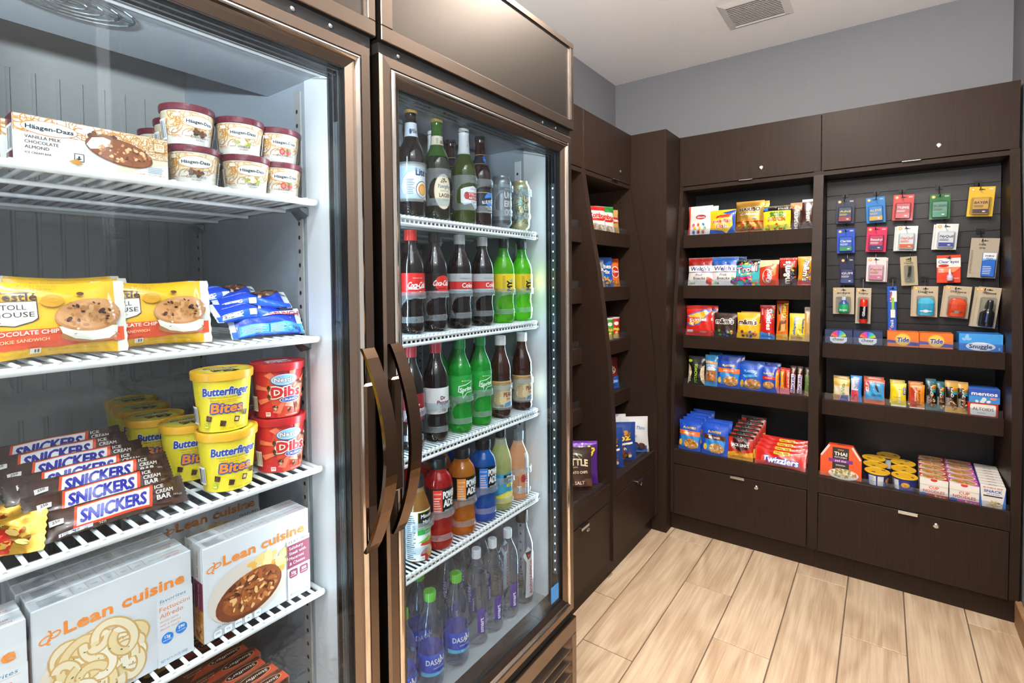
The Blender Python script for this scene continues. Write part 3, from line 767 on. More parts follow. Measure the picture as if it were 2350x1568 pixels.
p.E(-.047, .0425, .027, .0088, C).E(-.047, .0425, .0262, .0081, '#eae7e0').T('Häagen-Dazs', -.047, .0402, .005, '#1c2e36', .055, w=.045)
for k, (t_, hh) in enumerate((('VANILLA MILK', .0038), ('CHOCOLATE', .0038), ('ALMOND', .0038), ('ICE CREAM BAR', .0025))): p.T(t_, -.0705, .0285-.0062*k, hh, '#4a2a2c', .012, al='l')
p.RR(-.0245, .008, -.0145, .018, .0006, '#222').RR(-.0237, .0088, -.0153, .0172, .0005, '#dcd9d2').blobs(-.0195, .0125, .003, .002, 8, ['#222'], .0012, 3)
p.blobs(.004, .046, .015, .004, 7, ['#5a3420', '#7a4a2c'], .0045, 5, .7)
p.E(.024, .028, .038, .0165, '#6b3a1e', 26, -12).E(.024, .0285, .0365, .0152, '#8a4d28', 26, -12).P([(-.012, .032), (-.006, .042), (.006, .0445), (.014, .042), (.012, .034), (.002, .029), (-.008, .027)], '#efe6cc')
p.blobs(.028, .027, .03, .012, 60, ['#a9643a', '#5e3018', '#c98f5e', '#e3b988'], .0022, 11, .7)
p.RR(.063, .037, .0765, .049, .0012, C).RR(.0637, .0377, .0758, .0483, .001, '#ddd2b8').T('270', .0698, .0425, .0044, C, .02).T('CALORIES', .0698, .0395, .0013, C)
p.T('1 BAR–3 FL OZ (88 mL)', .078, .0025, .0026, '#c9924a', .01, al='r').lines(.055, .0065, .078, .0155, 4, '#9aa4ae').P([(-.03, .007), (-.022, .011), (-.016, .005), (-.022, .0035)], C)
lf = Pr().R(-.016, .0, .016, .012, '#6c2230').R(-.016, .044, .016, .056, '#6c2230').bars(-.012, .012, .014, .044, n=20)
hb = carton('ice_cream_box', 'white and gold ice cream bar box with a chocolate almond bar picture', 'ice cream box', .161, .056, .034, ['#d8d4cc'], p, None, lf, None, (-.847, .2245, FB), 90, mat='film')
again(hb, 'second ice cream bar box, hidden behind the chocolate almond one', (-.889, .2205, FB))

# shelf 2: cookie sandwiches
SB = FZ[1]+.0080
def cookie_print():
    Y = '#eab510'; p = Pr()
    p.P([(-.07, .012), (-.005, .010), (.07, .016), (.07, .034), (-.07, .036)], '#e0522a')
    p.T('Nestlé', -.042, .0735, .0105, '#4a2416', .028, w=.042).R(-.064, .083, -.028, .0842, '#4a2416')
    sh = [(-.062, .071), (-.022, .072), (-.0215, .05), (-.026, .046), (-.042, .041), (-.058, .044), (-.063, .049)]
    p.P([(x*1.0+(x+.042)*.05, y+(y-.057)*.06) for x, y in sh], '#3b2a20').P(sh, '#fbfaf6').T('TOLL', -.042, .0615, .0068, '#3b2a20', .012).T('HOUSE', -.042, .052, .0068, '#3b2a20', .012, w=.036).T('ESTD  1939', -.042, .0468, .0018, '#9a8a6a')
    p.T('CHOCOLATE CHIP', -.067, .0285, .0055, '#fde9d6', .03, al='l', w=.064).T('COOKIE SANDWICH', -.064, .0195, .0042, '#fbd9a8', .015, al='l', w=.052)
    p.E(-.0075, .072, .011, .0085, '#d89a18').T('-NEW-', -.0075, .0745, .0026, Y, .02).T('LOOK!', -.0075, .0705, .0033, Y, .02)
    p.E(.030, .0235, .032, .010, '#b4763f').P([(-.003, .036), (.063, .036), (.062, .027), (.05, .018), (.03, .0155), (.012, .019), (.0, .027)], '#f6f1e4')
    p.E(.030, .051, .037, .0225, '#b97e49', 30, 6).E(.030, .0525, .035, .0205, '#c98f58', 30, 6).blobs(.03, .052, .03, .016, 46, ['#a96c38', '#d7a36c', '#b67a45'], .0032, 3).blobs(.03, .052, .03, .016, 12, ['#4a2616'], .0032, 8)
    p.E(.021, .081, .0042, .0026, '#5a2e18').T('FROZEN DAIRY DESSERT SANDWICH', .012, .005, .0028, '#a77c1c', .006, w=.05).R(-.03, .004, -.02, .0105, '#e8e2d4').bars(-.029, .0048, -.021, .0098, n=8, bg=None)
    p.T('Best By 04NOV2', -.02, .0905, .003, '#a8862c', .0, w=.036).T('06-30 02:50', -.024, .0862, .003, '#a8862c', .0, w=.032)
    return p
ck = bag('cookie_sandwich_pack', 'yellow cookie ice cream sandwich pack, leftmost one showing its whole front', 'ice cream', .146, .098, .036, '#eab510', cookie_print(), (-.852, .184, SB), 90, -8, group='yellow cookie sandwich packs', seal=.011, sealc='#ece7da', teeth=.0012, side_seal=True, nx=14, ny=16, wr=.0012, seed=4, side=3, mx=.007)
again(ck, 'yellow cookie ice cream sandwich pack in the middle, beside the blue wrapped bars', (-.872, .300, SB), 84, -9)
again(ck, 'yellow cookie sandwich pack cut off at the picture left edge, only its white crimp showing', (-.842, .034, SB), 90, -8)
again(ck, 'yellow cookie sandwich pack in the second row behind the leftmost full one', (-.91, .205, SB+.004), 92, -5)
again(ck, 'yellow cookie sandwich pack in the second row, just left of the blue wrapped bars', (-.918, .303, SB), 88, -8)
again(ck, 'yellow cookie sandwich pack in the rearmost row, its crimp sticking up', (-.965, .215, SB+.008), 97, -5)
def blue_print(k):
    p = Pr(); p.R(-.07, .0, .07, .012, '#1f62d8')
    if k == 0:
        p.R(-.05, .002, .062, .019, '#49b0e8').lines(-.047, .004, -.005, .018, 8, '#d8f2fb').lines(.0, .004, .03, .018, 7, '#d8f2fb').R(-.003, .003, -.0015, .018, '#143a9a').T('Calories', .047, .007, .004, '#143a9a', .02).P([(-.01, .034), (.06, .04), (.06, .046), (-.012, .044)], '#f4f2f2').T('CRUNCH', .03, .036, .008, '#d22c34', .04, w=.06)
    else:
        p.bars(-.055, .003, -.022, .012, n=22).R(-.012, .003, .0, .012, '#f2f2f4').T('FROZEN DAIRY DESSERT BAR', -.03, .026, .0026, '#cfe0ff', w=.036)
        p.E(.022, .036, .028, .0105, '#5a3524', 20, 14).blobs(.022, .036, .024, .008, 26, ['#8a5a3a', '#3c2014', '#c39a72'], .0016, k).P([(.002, .01), (.008, .011), (.016, .028), (.01, .028)], '#e3b98a').RR(.052, .032, .062, .04, .001, '#e9eef6')
    return p
bl = None
for k, (x, y, z, rz, lab) in enumerate(((-.852, .462, SB, 88, 'bottom'), (-.858, .442, SB+.026, 92, 'second'), (-.874, .45, SB+.047, 84, 'third'), (-.905, .42, SB+.058, 96, 'topmost'))):
    q = dict(loc=(x, y, z), rz=rz, rx=-52 if k else -28, group='blue wrapped ice cream bars', side_seal=True, seal=.009, sealc='#e6ecf2', teeth=.001)
    if k < 2: bl = bag('ice_cream_bar', '%s blue wrapped crunchy ice cream bar in the pile against the freezer side' % lab, 'ice cream', .125, .046 if k else .05, .026, '#1443c8', blue_print(k), wr=.002, seed=k+2, **q)
    else: again(bl, '%s blue wrapped crunchy ice cream bar in the pile against the freezer side' % lab, (x, y, z), rz, -52)

# shelf 3: bars and tubs
TB = FZ[2]+.0080
p = Pr()
par = lambda x0, x1, y0, y1, s: [(x0, y0), (x1, y0), (x1+s, y1), (x0+s, y1)]
p.P(par(-.05, .037, .0035, .036, .006), '#e8481f').P(par(-.0465, .0335, .0065, .0335, .005), '#f6f4f0')
p.T('SNICKERS', -.006, .0095, .0195, '#1a1c98', .05, sh=.2, w=.072)
p.T('ICE', .044, .0275, .0058, '#e9e2dc', .035, sh=.1, al='l').T('CREAM', .044, .0195, .0058, '#e9e2dc', .035, sh=.1, al='l', w=.022).T('BAR', .044, .0105, .0072, '#e9e2dc', .04, sh=.1, al='l')
p.T('2.80 FL OZ', .071, .012, .0024, '#cfc5bd', .01, w=.012).P([(-.071, .017), (-.058, .016), (-.057, .023), (-.071, .025)], '#e9e2dc').T('250', -.0645, .0195, .0036, '#3a2418', .03).bars(-.064, -.0025, -.03, .004, c='#1a2a6a', n=26).T('250', -.02, -.001, .004, '#e9e2dc', .02)
SN = [(-.838, .238, .001, 88, -42), (-.862, .232, .020, 89, -46), (-.884, .234, .034, 87, -48), (-.912, .222, .038, 89, -46), (-.934, .217, .049, 87, -48), (-.958, .207, .058, 90, -46), (-.982, .203, .067, 87, -48)]
sn = None
for k, (x, y, z, rz, rx) in enumerate(SN):
    lab = ('frontmost', 'second', 'third', 'fourth', 'fifth', 'sixth', 'rearmost and highest')[k]+' brown wrapped peanut ice cream bar in the leaning pile'
    if sn is None: sn = bag('ice_cream_bar', lab, 'ice cream', .166, .043, .024, '#4a2f24', p, (x, y, TB+z), rz, rx, group='brown ice cream bars', side_seal=True, seal=.010, sealc='#3a241b', teeth=.0014, nx=16, ny=20, wr=.0008, seed=8, side=3.4, mx=.006)
    else: again(sn, lab, (x, y, TB+z), rz, rx)
g1 = bag('ice_cream_bar', 'gold and red foil wrapped ice cream bar at the left of the brown bars', 'ice cream', .10, .05, .03, '#c8952e', Pr().P([(-.03, .0), (.02, .0), (.03, .03), (-.02, .04)], '#c82818').blobs(0, .025, .04, .02, 24, ['#e6b94a', '#8a5a16', '#f2d27a'], .005, 4), (-.845, .11, TB), 70, -38, side_seal=True, mat='foil', seal=.014, wr=.004, seed=3, teeth=.0015)
again(g1, 'gold foil wrapped ice cream bar lying lowest at the freezer left edge', (-.905, .10, TB+.01), 60, -50)
def bf_print():
    p = Pr(); B = '#2346a8'
    p.T('Butterfinger', 0, .0585, .0125, B, .05, sh=.12, w=.066, oc='#fdf6d0', ow=.04, arc=-1.2).T('crispety, crunchety, peanut-buttery!', 0, .0535, .0021, '#2a2a2a', w=.05).T('Butterfinger Flavored Bite-Sized Candies', 0, .0495, .002, '#c8502a', w=.044).T('with a Chocolatey Coating', 0, .0465, .002, '#c8502a', w=.028)
    p.T('Bites', 0, .031, .0145, '#f08a1e', .05, sh=.14, w=.044, oc=B, ow=.055)
    for x, y, c in ((-.026, .022, '#5c3a24'), (-.006, .014, '#4a2c1a'), (.014, .018, '#e9c49a'), (.028, .026, '#5c3a24')): p.P([(x-.0045, y-.0038), (x+.003, y-.005), (x+.005, y+.003), (x-.003, y+.005)], '#4a2c1a').P([(x-.003, y-.002), (x+.002, y-.003), (x+.003, y+.002), (x-.002, y+.003)], c)
    p.RR(-.033, .007, -.026, .0145, .001, '#3fae6a').RR(-.0325, .0075, -.0265, .014, .001, '#f6ea3a').T('360', -.0295, .0105, .0024, '#2a8a4a', .02).T('4 FL OZ (118 mL)', .0, .004, .0024, '#b08a1a', w=.02).T('FROZEN DAIRY DESSERT', .024, .004, .0022, '#b08a1a', w=.02)
    p.bars(-.06, .012, -.044, .04, n=16)
    return p
lp = Pr().E(0, 0, .038, .038, '#f2df45').T('Butterfinger', 0, .01, .009, '#2f56b8', .04, w=.05, oc='#f8f0a0').T('Bites', 0, -.012, .012, '#e0b020', .04, w=.03, oc='#2f56b8').blobs(0, -.02, .03, .008, 8, ['#4a2c1a'], .004, 4)
bf = tub('frozen_treat_tub', 'front lower yellow tub of chocolate candy bites on the middle freezer shelf', 'ice cream tub', .0345, .0415, .094, .013, .0452, '#f4e02e', '#f0b42a', bf_print(), (-.858, .389, TB), 82, 'yellow candy bite tubs', lp)
again(bf, 'front upper yellow tub of chocolate candy bites, standing on another tub', (-.860, .385, TB+.0945), 74)
again(bf, 'yellow candy bite tub directly behind the front stack', (-.953, .372, TB), 84)
again(bf, 'yellow candy bite tub third in the row running back along the shelf', (-1.045, .352, TB), 84)
again(bf, 'yellow candy bite tub fourth in the row running back along the shelf', (-1.137, .362, TB), 80)
again(bf, 'rearmost yellow candy bite tub, furthest back on the shelf', (-1.229, .374, TB), 84)
p = Pr(); p.P([(-.01, .0), (.032, .0), (.05, .06), (-.02, .078), (-.03, .05)], '#d84a30').P([(.0, .02), (.03, .012), (.045, .05), (.02, .06)], '#f0a080')
for a in range(9): p.P([(.01, .045), (.01+.06*math.cos(a*.7), .045+.04*math.sin(a*.7)), (.01+.06*math.cos(a*.7+.22), .045+.04*math.sin(a*.7+.22))], '#ee7a5a')
p.E(0, .0655, .021, .0105, '#2f6fb4').E(.0, .066, .0195, .0092, '#f4f6f8').E(.0, .066, .0182, .0082, '#8ec4ea').T('Nestlé', 0, .0625, .0072, '#f8fafc', .045, w=.03, oc='#7a1418', ow=.03)
p.T('Dibs', .003, .036, .018, '#d01e26', .06, w=.046, oc='#fdf4ea', ow=.05).E(.009, .031, .017, .0055, '#f4f4f6').E(.009, .031, .016, .0046, '#223f9a').T('CRUNCH', .009, .0292, .0037, '#f4f4f6', .03, w=.026)
for x, y in ((-.022, .052), (-.022, .037), (-.014, .019), (.008, .014), (.022, .018), (.026, .06)): p.blobs(x, y, .003, .003, 6, ['#6b3f22', '#d8b48a', '#4a2814'], .003, int(abs(x*900)))
p.RR(-.03, .004, -.022, .0115, .001, '#f2dcd4').T('320', -.026, .0072, .0028, '#a01818', .02).T('FROZEN DAIRY DESSERT', .012, .003, .0024, '#f6d8c8', w=.022).bars(-.058, .012, -.044, .038, n=16)
dl = Pr().E(0, 0, .038, .038, '#c8202a').E(0, .008, .022, .01, '#3a78b8').E(0, .008, .02, .0085, '#eef4f8').T('Nestlé', 0, .005, .006, '#c01820', .04).T('Dibs', 0, -.018, .014, '#f6e8e0', .05, w=.04)
db = tub('frozen_treat_tub', 'front lower red tub of crunchy ice cream bites by the freezer side wall', 'ice cream tub', .0355, .0415, .094, .013, .0452, '#cf2228', '#b81c24', p, (-.866, .482, TB), 84, 'red ice cream bite tubs', dl)
again(db, 'front upper red tub of crunchy ice cream bites, on top of its stack', (-.866, .481, TB+.0945), 76)
again(db, 'second row lower red tub, just visible left of the front red stack', (-.962, .470, TB), 90)
again(db, 'third row red tub with its lid showing left of the yellow stack', (-1.06, .47, TB), 80)

# shelf 4: frozen meals
GB = FZ[3]+.0080; O = '#ee8a33'
def lean(kind):
    p = Pr()
    p.L(p.ring(-.0755, .1105, .0065, .0038, 12, 20, 0, 300), .0017, O).L(p.ring(-.067, .1135, .0055, .0032, 12, 200, 0, 290), .0017, O).L([(-.0715, .1035), (-.0745, .1045), (-.0735, .109), (-.0705, .1145), (-.0715, .1195), (-.0735, .1205)], .0019, O)
    p.T('Lean cuisine', -.058, .109, .0158, O, .045, al='l', w=.136)
    if kind == 0:
        p.E(-.03, .046, .056, .05, '#e9ddcb', 30).P([(.042, .0), (.0885, .0), (.0885, .102), (.042, .102)], '#e0e4e8')
        p.E(-.026, .044, .05, .044, '#e6cf9f', 28).noodles(-.026, .044, .05, .044, 40, ['#cfa765', '#f2e4c2', '#ecd6a4', '#f7eed8'], .0085, 5).blobs(-.026, .044, .045, .04, 16, ['#4d6b3a'], .0012, 4)
        p.R(.042, .0, .0885, .1, '#e0e4e8').T('favorites', .0455, .092, .0052, '#2b7fa8', .004, sh=.18, al='l', w=.034).R(.0455, .0895, .082, .0899, '#e5b08a').T('Fettuccini', .0455, .0795, .0066, '#e5803f', .002, al='l', w=.039).T('Alfredo', .0455, .070, .0066, '#e5803f', .002, al='l', w=.03)
        for k, t_ in enumerate(('tender pasta', 'with a creamy', 'cheese sauce')): p.T(t_, .0455, .0635-.0055*k, .0034, '#eba582', .0, al='l')
        for x, y, a, b in ((.0545, .0385, '12g', 'PROTEIN'), (.0725, .0435, '290', 'CALORIES')): p.E(x, y, .0076, .0076, '#1f7fd8').T(a, x, y+.0005, .0042, '#fff', .03).T(b, x, y-.0035, .0017, '#fff', .01, w=.011)
        p.T('NET WT 9 1/4 OZ (262g)', .0455, .006, .0034, '#6a7684', .003, al='l', w=.034)
        p.T('COOK THOROUGHLY', -.005, .004, .0036, '#9a8a70', .01, w=.04)
    elif kind == 1:
        p.E(-.018, .054, .064, .048, '#ded4c8', 30).blobs(.012, .082, .036, .016, 34, ['#d8953a', '#e9b04e', '#f4cf7c', '#f8e0a4'], .010, 3, .5).E(-.018, .046, .054, .034, '#7a3a12', 26, 10).E(-.014, .05, .048, .031, '#964e1c', 26, 12).blobs(-.014, .05, .042, .027, 160, ['#6e3410', '#b56a2c', '#8a4518', '#c98242', '#5e2c0e', '#e9b87a', '#a85c22'], .005, 12, .45)
        p.P([(.046, .0), (.0885, .0), (.0885, .102), (.046, .102)], '#dee2e5').T('FEATURES', .0675, .0965, .0046, '#6a4a55', .015, w=.036).P([(.046, .094), (.0885, .094), (.0885, .054), (.046, .054), (.046, .068), (.0478, .072), (.046, .076)], '#8c3350')
        for k, t_ in enumerate(('Salisbury', 'Steak with', 'Macaroni', '& Cheese')): p.T(t_, .0495, .0855-.0088*k, .0054, '#f6e8ec', .008, al='l')
        for x, a, b in ((.0565, '23g', 'PROTEIN'), (.076, '250', 'CALORIES')): p.RR(x-.0075, .036, x+.0080, .0505, .0035, '#8c3350').T(a, x, .0428, .0044, '#fff', .03).T(b, x, .039, .0017, '#fff', .01, w=.011)
        p.T('NET WT 9 1/2 OZ (269g)', .0495, .006, .0032, '#6a7684', .003, al='l', w=.034).T('PER PACKAGE', -.07, .0165, .0028, '#6a7684', .004, al='l')
        for k in range(5): p.RR(-.076+.0155*k, .002, -.063+.0155*k, .014, .003, '#8a949c').RR(-.0755+.0155*k, .0025, -.0635+.0155*k, .0135, .0026, '#f4f6f8').T(('250', '2.5g', '580mg', '3g', '23g')[k], -.0695+.0155*k, .0075, .0036 if k == 0 else .0026, '#5a646c', .006)
    else:
        p.E(-.03, .046, .056, .046, '#e2d3bc', 30).blobs(-.03, .046, .045, .036, 50, ['#f0e2c0', '#d8b070', '#7a9a4a', '#e0762e'], .004, 6)
        p.R(.042, .0, .0885, .1, '#e0e4e8').T('favorites', .0455, .092, .0052, '#2b7fa8', .004, sh=.18, al='l', w=.034).R(.0455, .0895, .082, .0899, '#e5b08a').T('Chicken', .0455, .0795, .0066, '#e5803f', .002, al='l').T('Fried Rice', .0455, .070, .0066, '#e5803f', .002, al='l', w=.039)
        for k, t_ in enumerate(('white meat chicken', 'in a seasoned', 'sauce with rice')): p.T(t_, .0455, .0635-.0055*k, .0034, '#eba582', .0, al='l', w=.038)
    return p
def lean_top(nm):
    p = Pr(); t_ = Pr(); p.lines(-.08, -.011, -.052, .009, 6, '#8a9096', .35).T(nm[0], .066, .001, .0042, '#e0907a', .004, rot=180).T(nm[1], .066, -.007, .0042, '#e0907a', .004, rot=180)
    for k in range(6): p.R(-.047+.016*k, -.011, -.0465+.016*k, .01, '#d99a86').T(('130', 'cook', 'stir', 'heat', 'vent', 'open')[k], -.039+.016*k, -.003, .0026, '#5a6268', .006)
    return p
ls = Pr().R(-.0145, .0, .0145, .05, '#c98a3e').R(-.0145, .05, .0145, .094, '#8c3350').blobs(0, .03, .012, .024, 26, ['#8a4518', '#e0a860', '#c07830'], .004, 3).R(-.0145, .094, .0145, .15, '#f2f2f2').T('Lean cuisine', .0, .10, .0055, O, .02, rot=90, al='l', w=.04).T('Salisbury Steak', .002, .054, .0042, '#f6e8ec', .008, rot=90, al='l', w=.036)
lw = Pr().T('Lean cuisine', .003, .02, .008, '#ef9a58', .02, rot=90, al='l', w=.08)
def mealrow(kind, names, n, x, y, w_, h, labels, nm, left):
    b = None
    for k in range(n):
        loc = (x-.0318*k, y-.0015*k+(.002 if k % 2 else 0), GB)
        if b is None: b = carton('frozen_meal_box', labels[k], 'frozen meal', w_, h, .030, ['#dde1e5'], lean(kind), lean_top(nm), left, None, loc, 90, group=names)
        else: again(b, labels[k], loc)
    return b
mealrow(0, 'boxes of fettuccine', 5, -.846, .2325, .177, .152, ['front white frozen meal box with a bowl of creamy fettuccine', 'second white box behind the front fettuccine meal', 'third white box in the fettuccine meal row', 'fourth white box in the fettuccine meal row', 'last white box at the back of the fettuccine meal row'], ('Fettuccini', 'Alfredo'), lw)
sal = mealrow(1, 'boxes of steak meals', 2, -.842, .4225, .176, .1465, ['front white frozen meal box with steak and macaroni picture', 'second steak and macaroni box right behind the front one'], ('Salisbury Steak', 'with Macaroni'), ls)
again(sal, 'steak meal box standing far back in the dark of the freezer', (-1.10, .405, GB), 94)
again(sal, 'third steak meal box in the row, a gap behind the front pair', (-1.02, .425, GB), 88)
mealrow(2, 'boxes of fried rice', 2, -.838, .050, .177, .152, ['front frozen fried rice box cut off by the picture left edge', 'second frozen fried rice box behind the cut off one'], ('Chicken', 'Fried Rice'), lw)

# bottom shelf: red and brown meal boxes seen from above
KB = FZ[4]+.0080; BR = '#4a2a1a'
tp = Pr().R(-.095, -.0135, .095, .0135, '#5a321d').P([(-.0, -.0135), (.095, -.0135), (.095, .006), (.02, .003)], '#b8472a').E(.062, .001, .027, .0095, '#d99a6a').E(.062, .001, .0258, .0086, '#3a1d12').T("Stouffer's", .062, .0035, .0065, '#e8d8c8', .01, sh=.15, rot=180, w=.043).T('MACARONI', .012, .008, .0036, '#e9a08a', .01, rot=180, w=.026).T('& CHEESE', .012, .002, .0036, '#e9a08a', .01, rot=180, w=.022).E(-.03, .0, .018, .0085, '#c9a23a').T('CHEESY', -.03, .002, .003, '#4a2a1a', .01, rot=180, w=.022).blobs(-.07, 0, .02, .01, 16, ['#a8692e', '#c98f4a'], .004, 3)
rt = None
for k in range(9):
    loc = (-.80-.0295*k, .350-.002*k*(k % 3), KB); lab = ('front', 'second', 'third', 'fourth', 'fifth', 'sixth', 'seventh', 'eighth', 'rearmost')[k]+' brown and red macaroni meal box on the lowest freezer shelf'
    if rt is None: rt = carton('frozen_meal_box', lab, 'frozen meal', .19, .135, .028, [BR], None, tp, None, None, loc, 90, group='brown macaroni meal boxes')
    else: again(rt, lab, loc)
for k in range(6):
    again(rt, ('front', 'second', 'third', 'fourth', 'fifth', 'last')[k]+' brown and red macaroni meal box of the row nearer the freezer left side', (-.80-.0295*k, .152, KB))
# ------------------------------------------------------------------ cooler contents
COLA = [(0, .60), (.008, .8), (.03, .95), (.09, 1), (.19, .965), (.26, .90), (.32, .93), (.365, 1), (.59, 1), (.64, .985), (.70, .90), (.77, .68), (.83, .48), (.87, .43), (.90, .42)]
BEER = [(0, .9), (.012, 1), (.54, 1), (.60, .95), (.66, .78), (.71, .58), (.76, .48), (.90, .42), (.94, .41), (.95, .45), (.965, .45)]
TEA = [(0, .8), (.02, .96), (.07, 1), (.10, .94), (.12, 1), (.46, 1), (.48, .95), (.50, 1), (.62, .96), (.70, .80), (.77, .60), (.84, .48), (.885, .47)]
POW = [(0, .82), (.02, .97), (.10, 1), (.20, .93), (.30, .90), (.36, .97), (.40, 1), (.70, 1), (.75, .96), (.80, .84), (.845, .62), (.87, .56), (.885, .55)]
JUI = [(0, .8), (.02, .97), (.08, 1), (.56, 1), (.62, .97), (.70, .82), (.78, .62), (.84, .52), (.87, .5)]
DAS = [(0, .6), (.012, .82), (.04, .96), (.09, 1), (.13, .94), (.16, 1), (.40, 1), (.43, .94), (.46, 1), (.52, .95), (.56, 1.0), (.64, .97), (.72, .82), (.80, .58), (.86, .42), (.905, .41)]
SMA = [(0, .75), (.012, .92), (.05, 1), (.62, 1), (.68, .98), (.74, .90), (.80, .72), (.85, .50), (.88, .42), (.90, .42)]
BOD = [(0, .85), (.015, .97), (.05, 1), (.58, 1), (.64, .96), (.71, .82), (.78, .62), (.82, .52), (.86, .5)]
CAN = [(0, .72), (.03, .8), (.06, .97), (.09, 1), (.88, 1), (.93, .93), (.96, .82), (.98, .82), (1, .80)]
def bottle(name, label, cat, H, R, prof, liq, fill, neck, mat, cap, labels, loc, rz=90, group=None, capz=None, n=32):
    t = thing(name, label, cat, loc, rz-28, group=group)
    pf = []
    zs = sorted(set([p[0] for p in prof]+([fill] if fill else [])))
    rf = lambda q: float(np.interp(q, [p[0] for p in prof], [p[1] for p in prof]))
    for q in zs: pf.append((rf(q)*R, q*H, liq if (not fill or q < fill) else neck))
    MB().lathe(pf, n).build('body', mat, t, 50)
    if cap:
        c, r, z0, rib = cap
        MB().lathe([(r*R*.9, z0*H, c), (r*R, z0*H+.001, c), (r*R, H-.002, c), (r*R*.94, H, c), (r*R*.3, H, c)], 40 if rib else 28, rib=rib).build('cap', 'plastic', t, 30)
    for nm, z0, z1, bg, pr, lm in labels:
        q = MB()
        if bg:
            m_ = max(2, int((z1-z0)*H/.006)); L_ = [(rf(z0+(z1-z0)*k/m_)*R+.0004, (z0+(z1-z0)*k/m_)*H, bg) for k in range(m_+1)]; q.lathe(L_, n, caps=False)
        if pr: put(q, pr, f_cyl(lambda z: rf(z/H)*R+.0004, R), .0034, step=.00006)
        q.build(nm, lm, t, 50)
    return t
RC = .029
def againb(o, label, loc, rz=None): return again(o, label, loc, None if rz is None else rz-28)
def cola_label(bg, dr, h=.2236):
    p = Pr(); dr(p, .365*h, .585*h); return ('label', .372, .583, bg, p, 'film')
def dcoke(p, a, b): p.T('Coca-Cola', .002, a+.017, .0135, '#fbf4ee', .03, sh=.32, w=.042).P([(-.02, a+.0145), (-.012, a+.017), (.004, a+.0155), (.02, a+.0175), (.003, a+.0135)], '#fbf4ee').T('ORIGINAL TASTE', .004, a+.037, .0024, '#fbd8d0', .01, w=.022).T('20 FL OZ (1.25 PT)', .0, a+.005, .0022, '#fbd8d0', w=.02)
def dzero(p, a, b): p.E(.008, a+.026, .02, .018, '#d5261f').T('Coca-Cola', .004, a+.021, .0125, '#fbf4ee', .03, sh=.32, w=.04).T('ZERO SUGAR', .006, a+.0135, .0028, '#2a0a08', .03, w=.02).R(-.012, a+.0045, .026, a+.0105, '#c42420').T('ZERO CALORIE COLA', .006, a+.006, .0026, '#f6e8e4', .01, w=.026)
def ddiet(p, a, b): p.R(-.095, a+.012, .095, a+.030, '#cf2a26').T('Coke', .008, a+.0155, .011, '#fbf8f4', .035, w=.03).T('NO SUGAR NO CALORIES', .004, a+.036, .0026, '#5a6066', .006, w=.03).T('20 FL OZ (1.25 PT)', .008, a+.005, .0022, '#5a6066', w=.018)
def dmy(p, a, b): p.P([(-.02, a), (.03, a), (.03, b), (-.02, b)], '#f0d020').T('MY', .007, a+.004, .0155, '#151a12', .07, rot=90, al='l', w=.026).P([(-.002, a+.031), (.008, a+.027), (.008, a+.035)], '#6aa8d8').T('MELLO', -.006, a+.004, .003, '#151a12', .02, rot=90, al='l').lines(-.02, a+.006, -.011, b-.004, 10, '#a89018')
SZ = [z+.0078 for z in CZ]
X0 = -.83
G2 = 'soft drink bottles on the second cooler shelf'
H = .2236
def cola(label, lab, cap, y, rz=92, liq='#160805', neck='#2b201c', x=X0, mat='gloss', sh=1, fill=.78, H_=.2236):
    return bottle('soda_bottle', label, 'bottle', H_, RC, COLA, liq, fill, neck, mat, (cap, .47, .895, .05), [lab], (x, y, SZ[sh]), rz, None)
coke = cola('cola bottle with red label and red cap, leftmost on the second cooler shelf', cola_label('#d8231f', dcoke), '#e0342a', .767, 96)
zero = cola('cola bottle with black label, red disc and black cap', cola_label('#14100f', dzero), '#1a1614', .840, 94)
diet = cola('cola bottle with silver and red label and grey cap, beside the black-labelled one', cola_label('#b9bec2', ddiet), '#b8bcc0', .925, 94)
againb(diet, 'cola bottle with silver and red label and grey cap, beside the green bottles', (X0, 1.011, SZ[1]), 98)
mel = cola('lime green citrus soda bottle with yellow label, nearer the colas', cola_label('#f0d020', dmy), '#1d1a16', 1.102, 98, '#8cf022', '#58c83a', mat='pet')
againb(mel, 'lime green citrus soda bottle with yellow label, at the cooler right side', (X0, 1.188, SZ[1]), 102)
for k, (b, y, lab) in enumerate(((coke, .767, 'second row cola bottle behind the red-labelled one'), (zero, .842, 'second row cola bottle behind the black-labelled one'), (diet, .925, 'second row silver-labelled cola bottle behind the left one'), (diet, 1.011, 'second row silver-labelled cola bottle behind the right one'), (mel, 1.102, 'second row lime green soda bottle behind the nearer one'))): againb(b, lab, (X0-.078, y, SZ[1]))
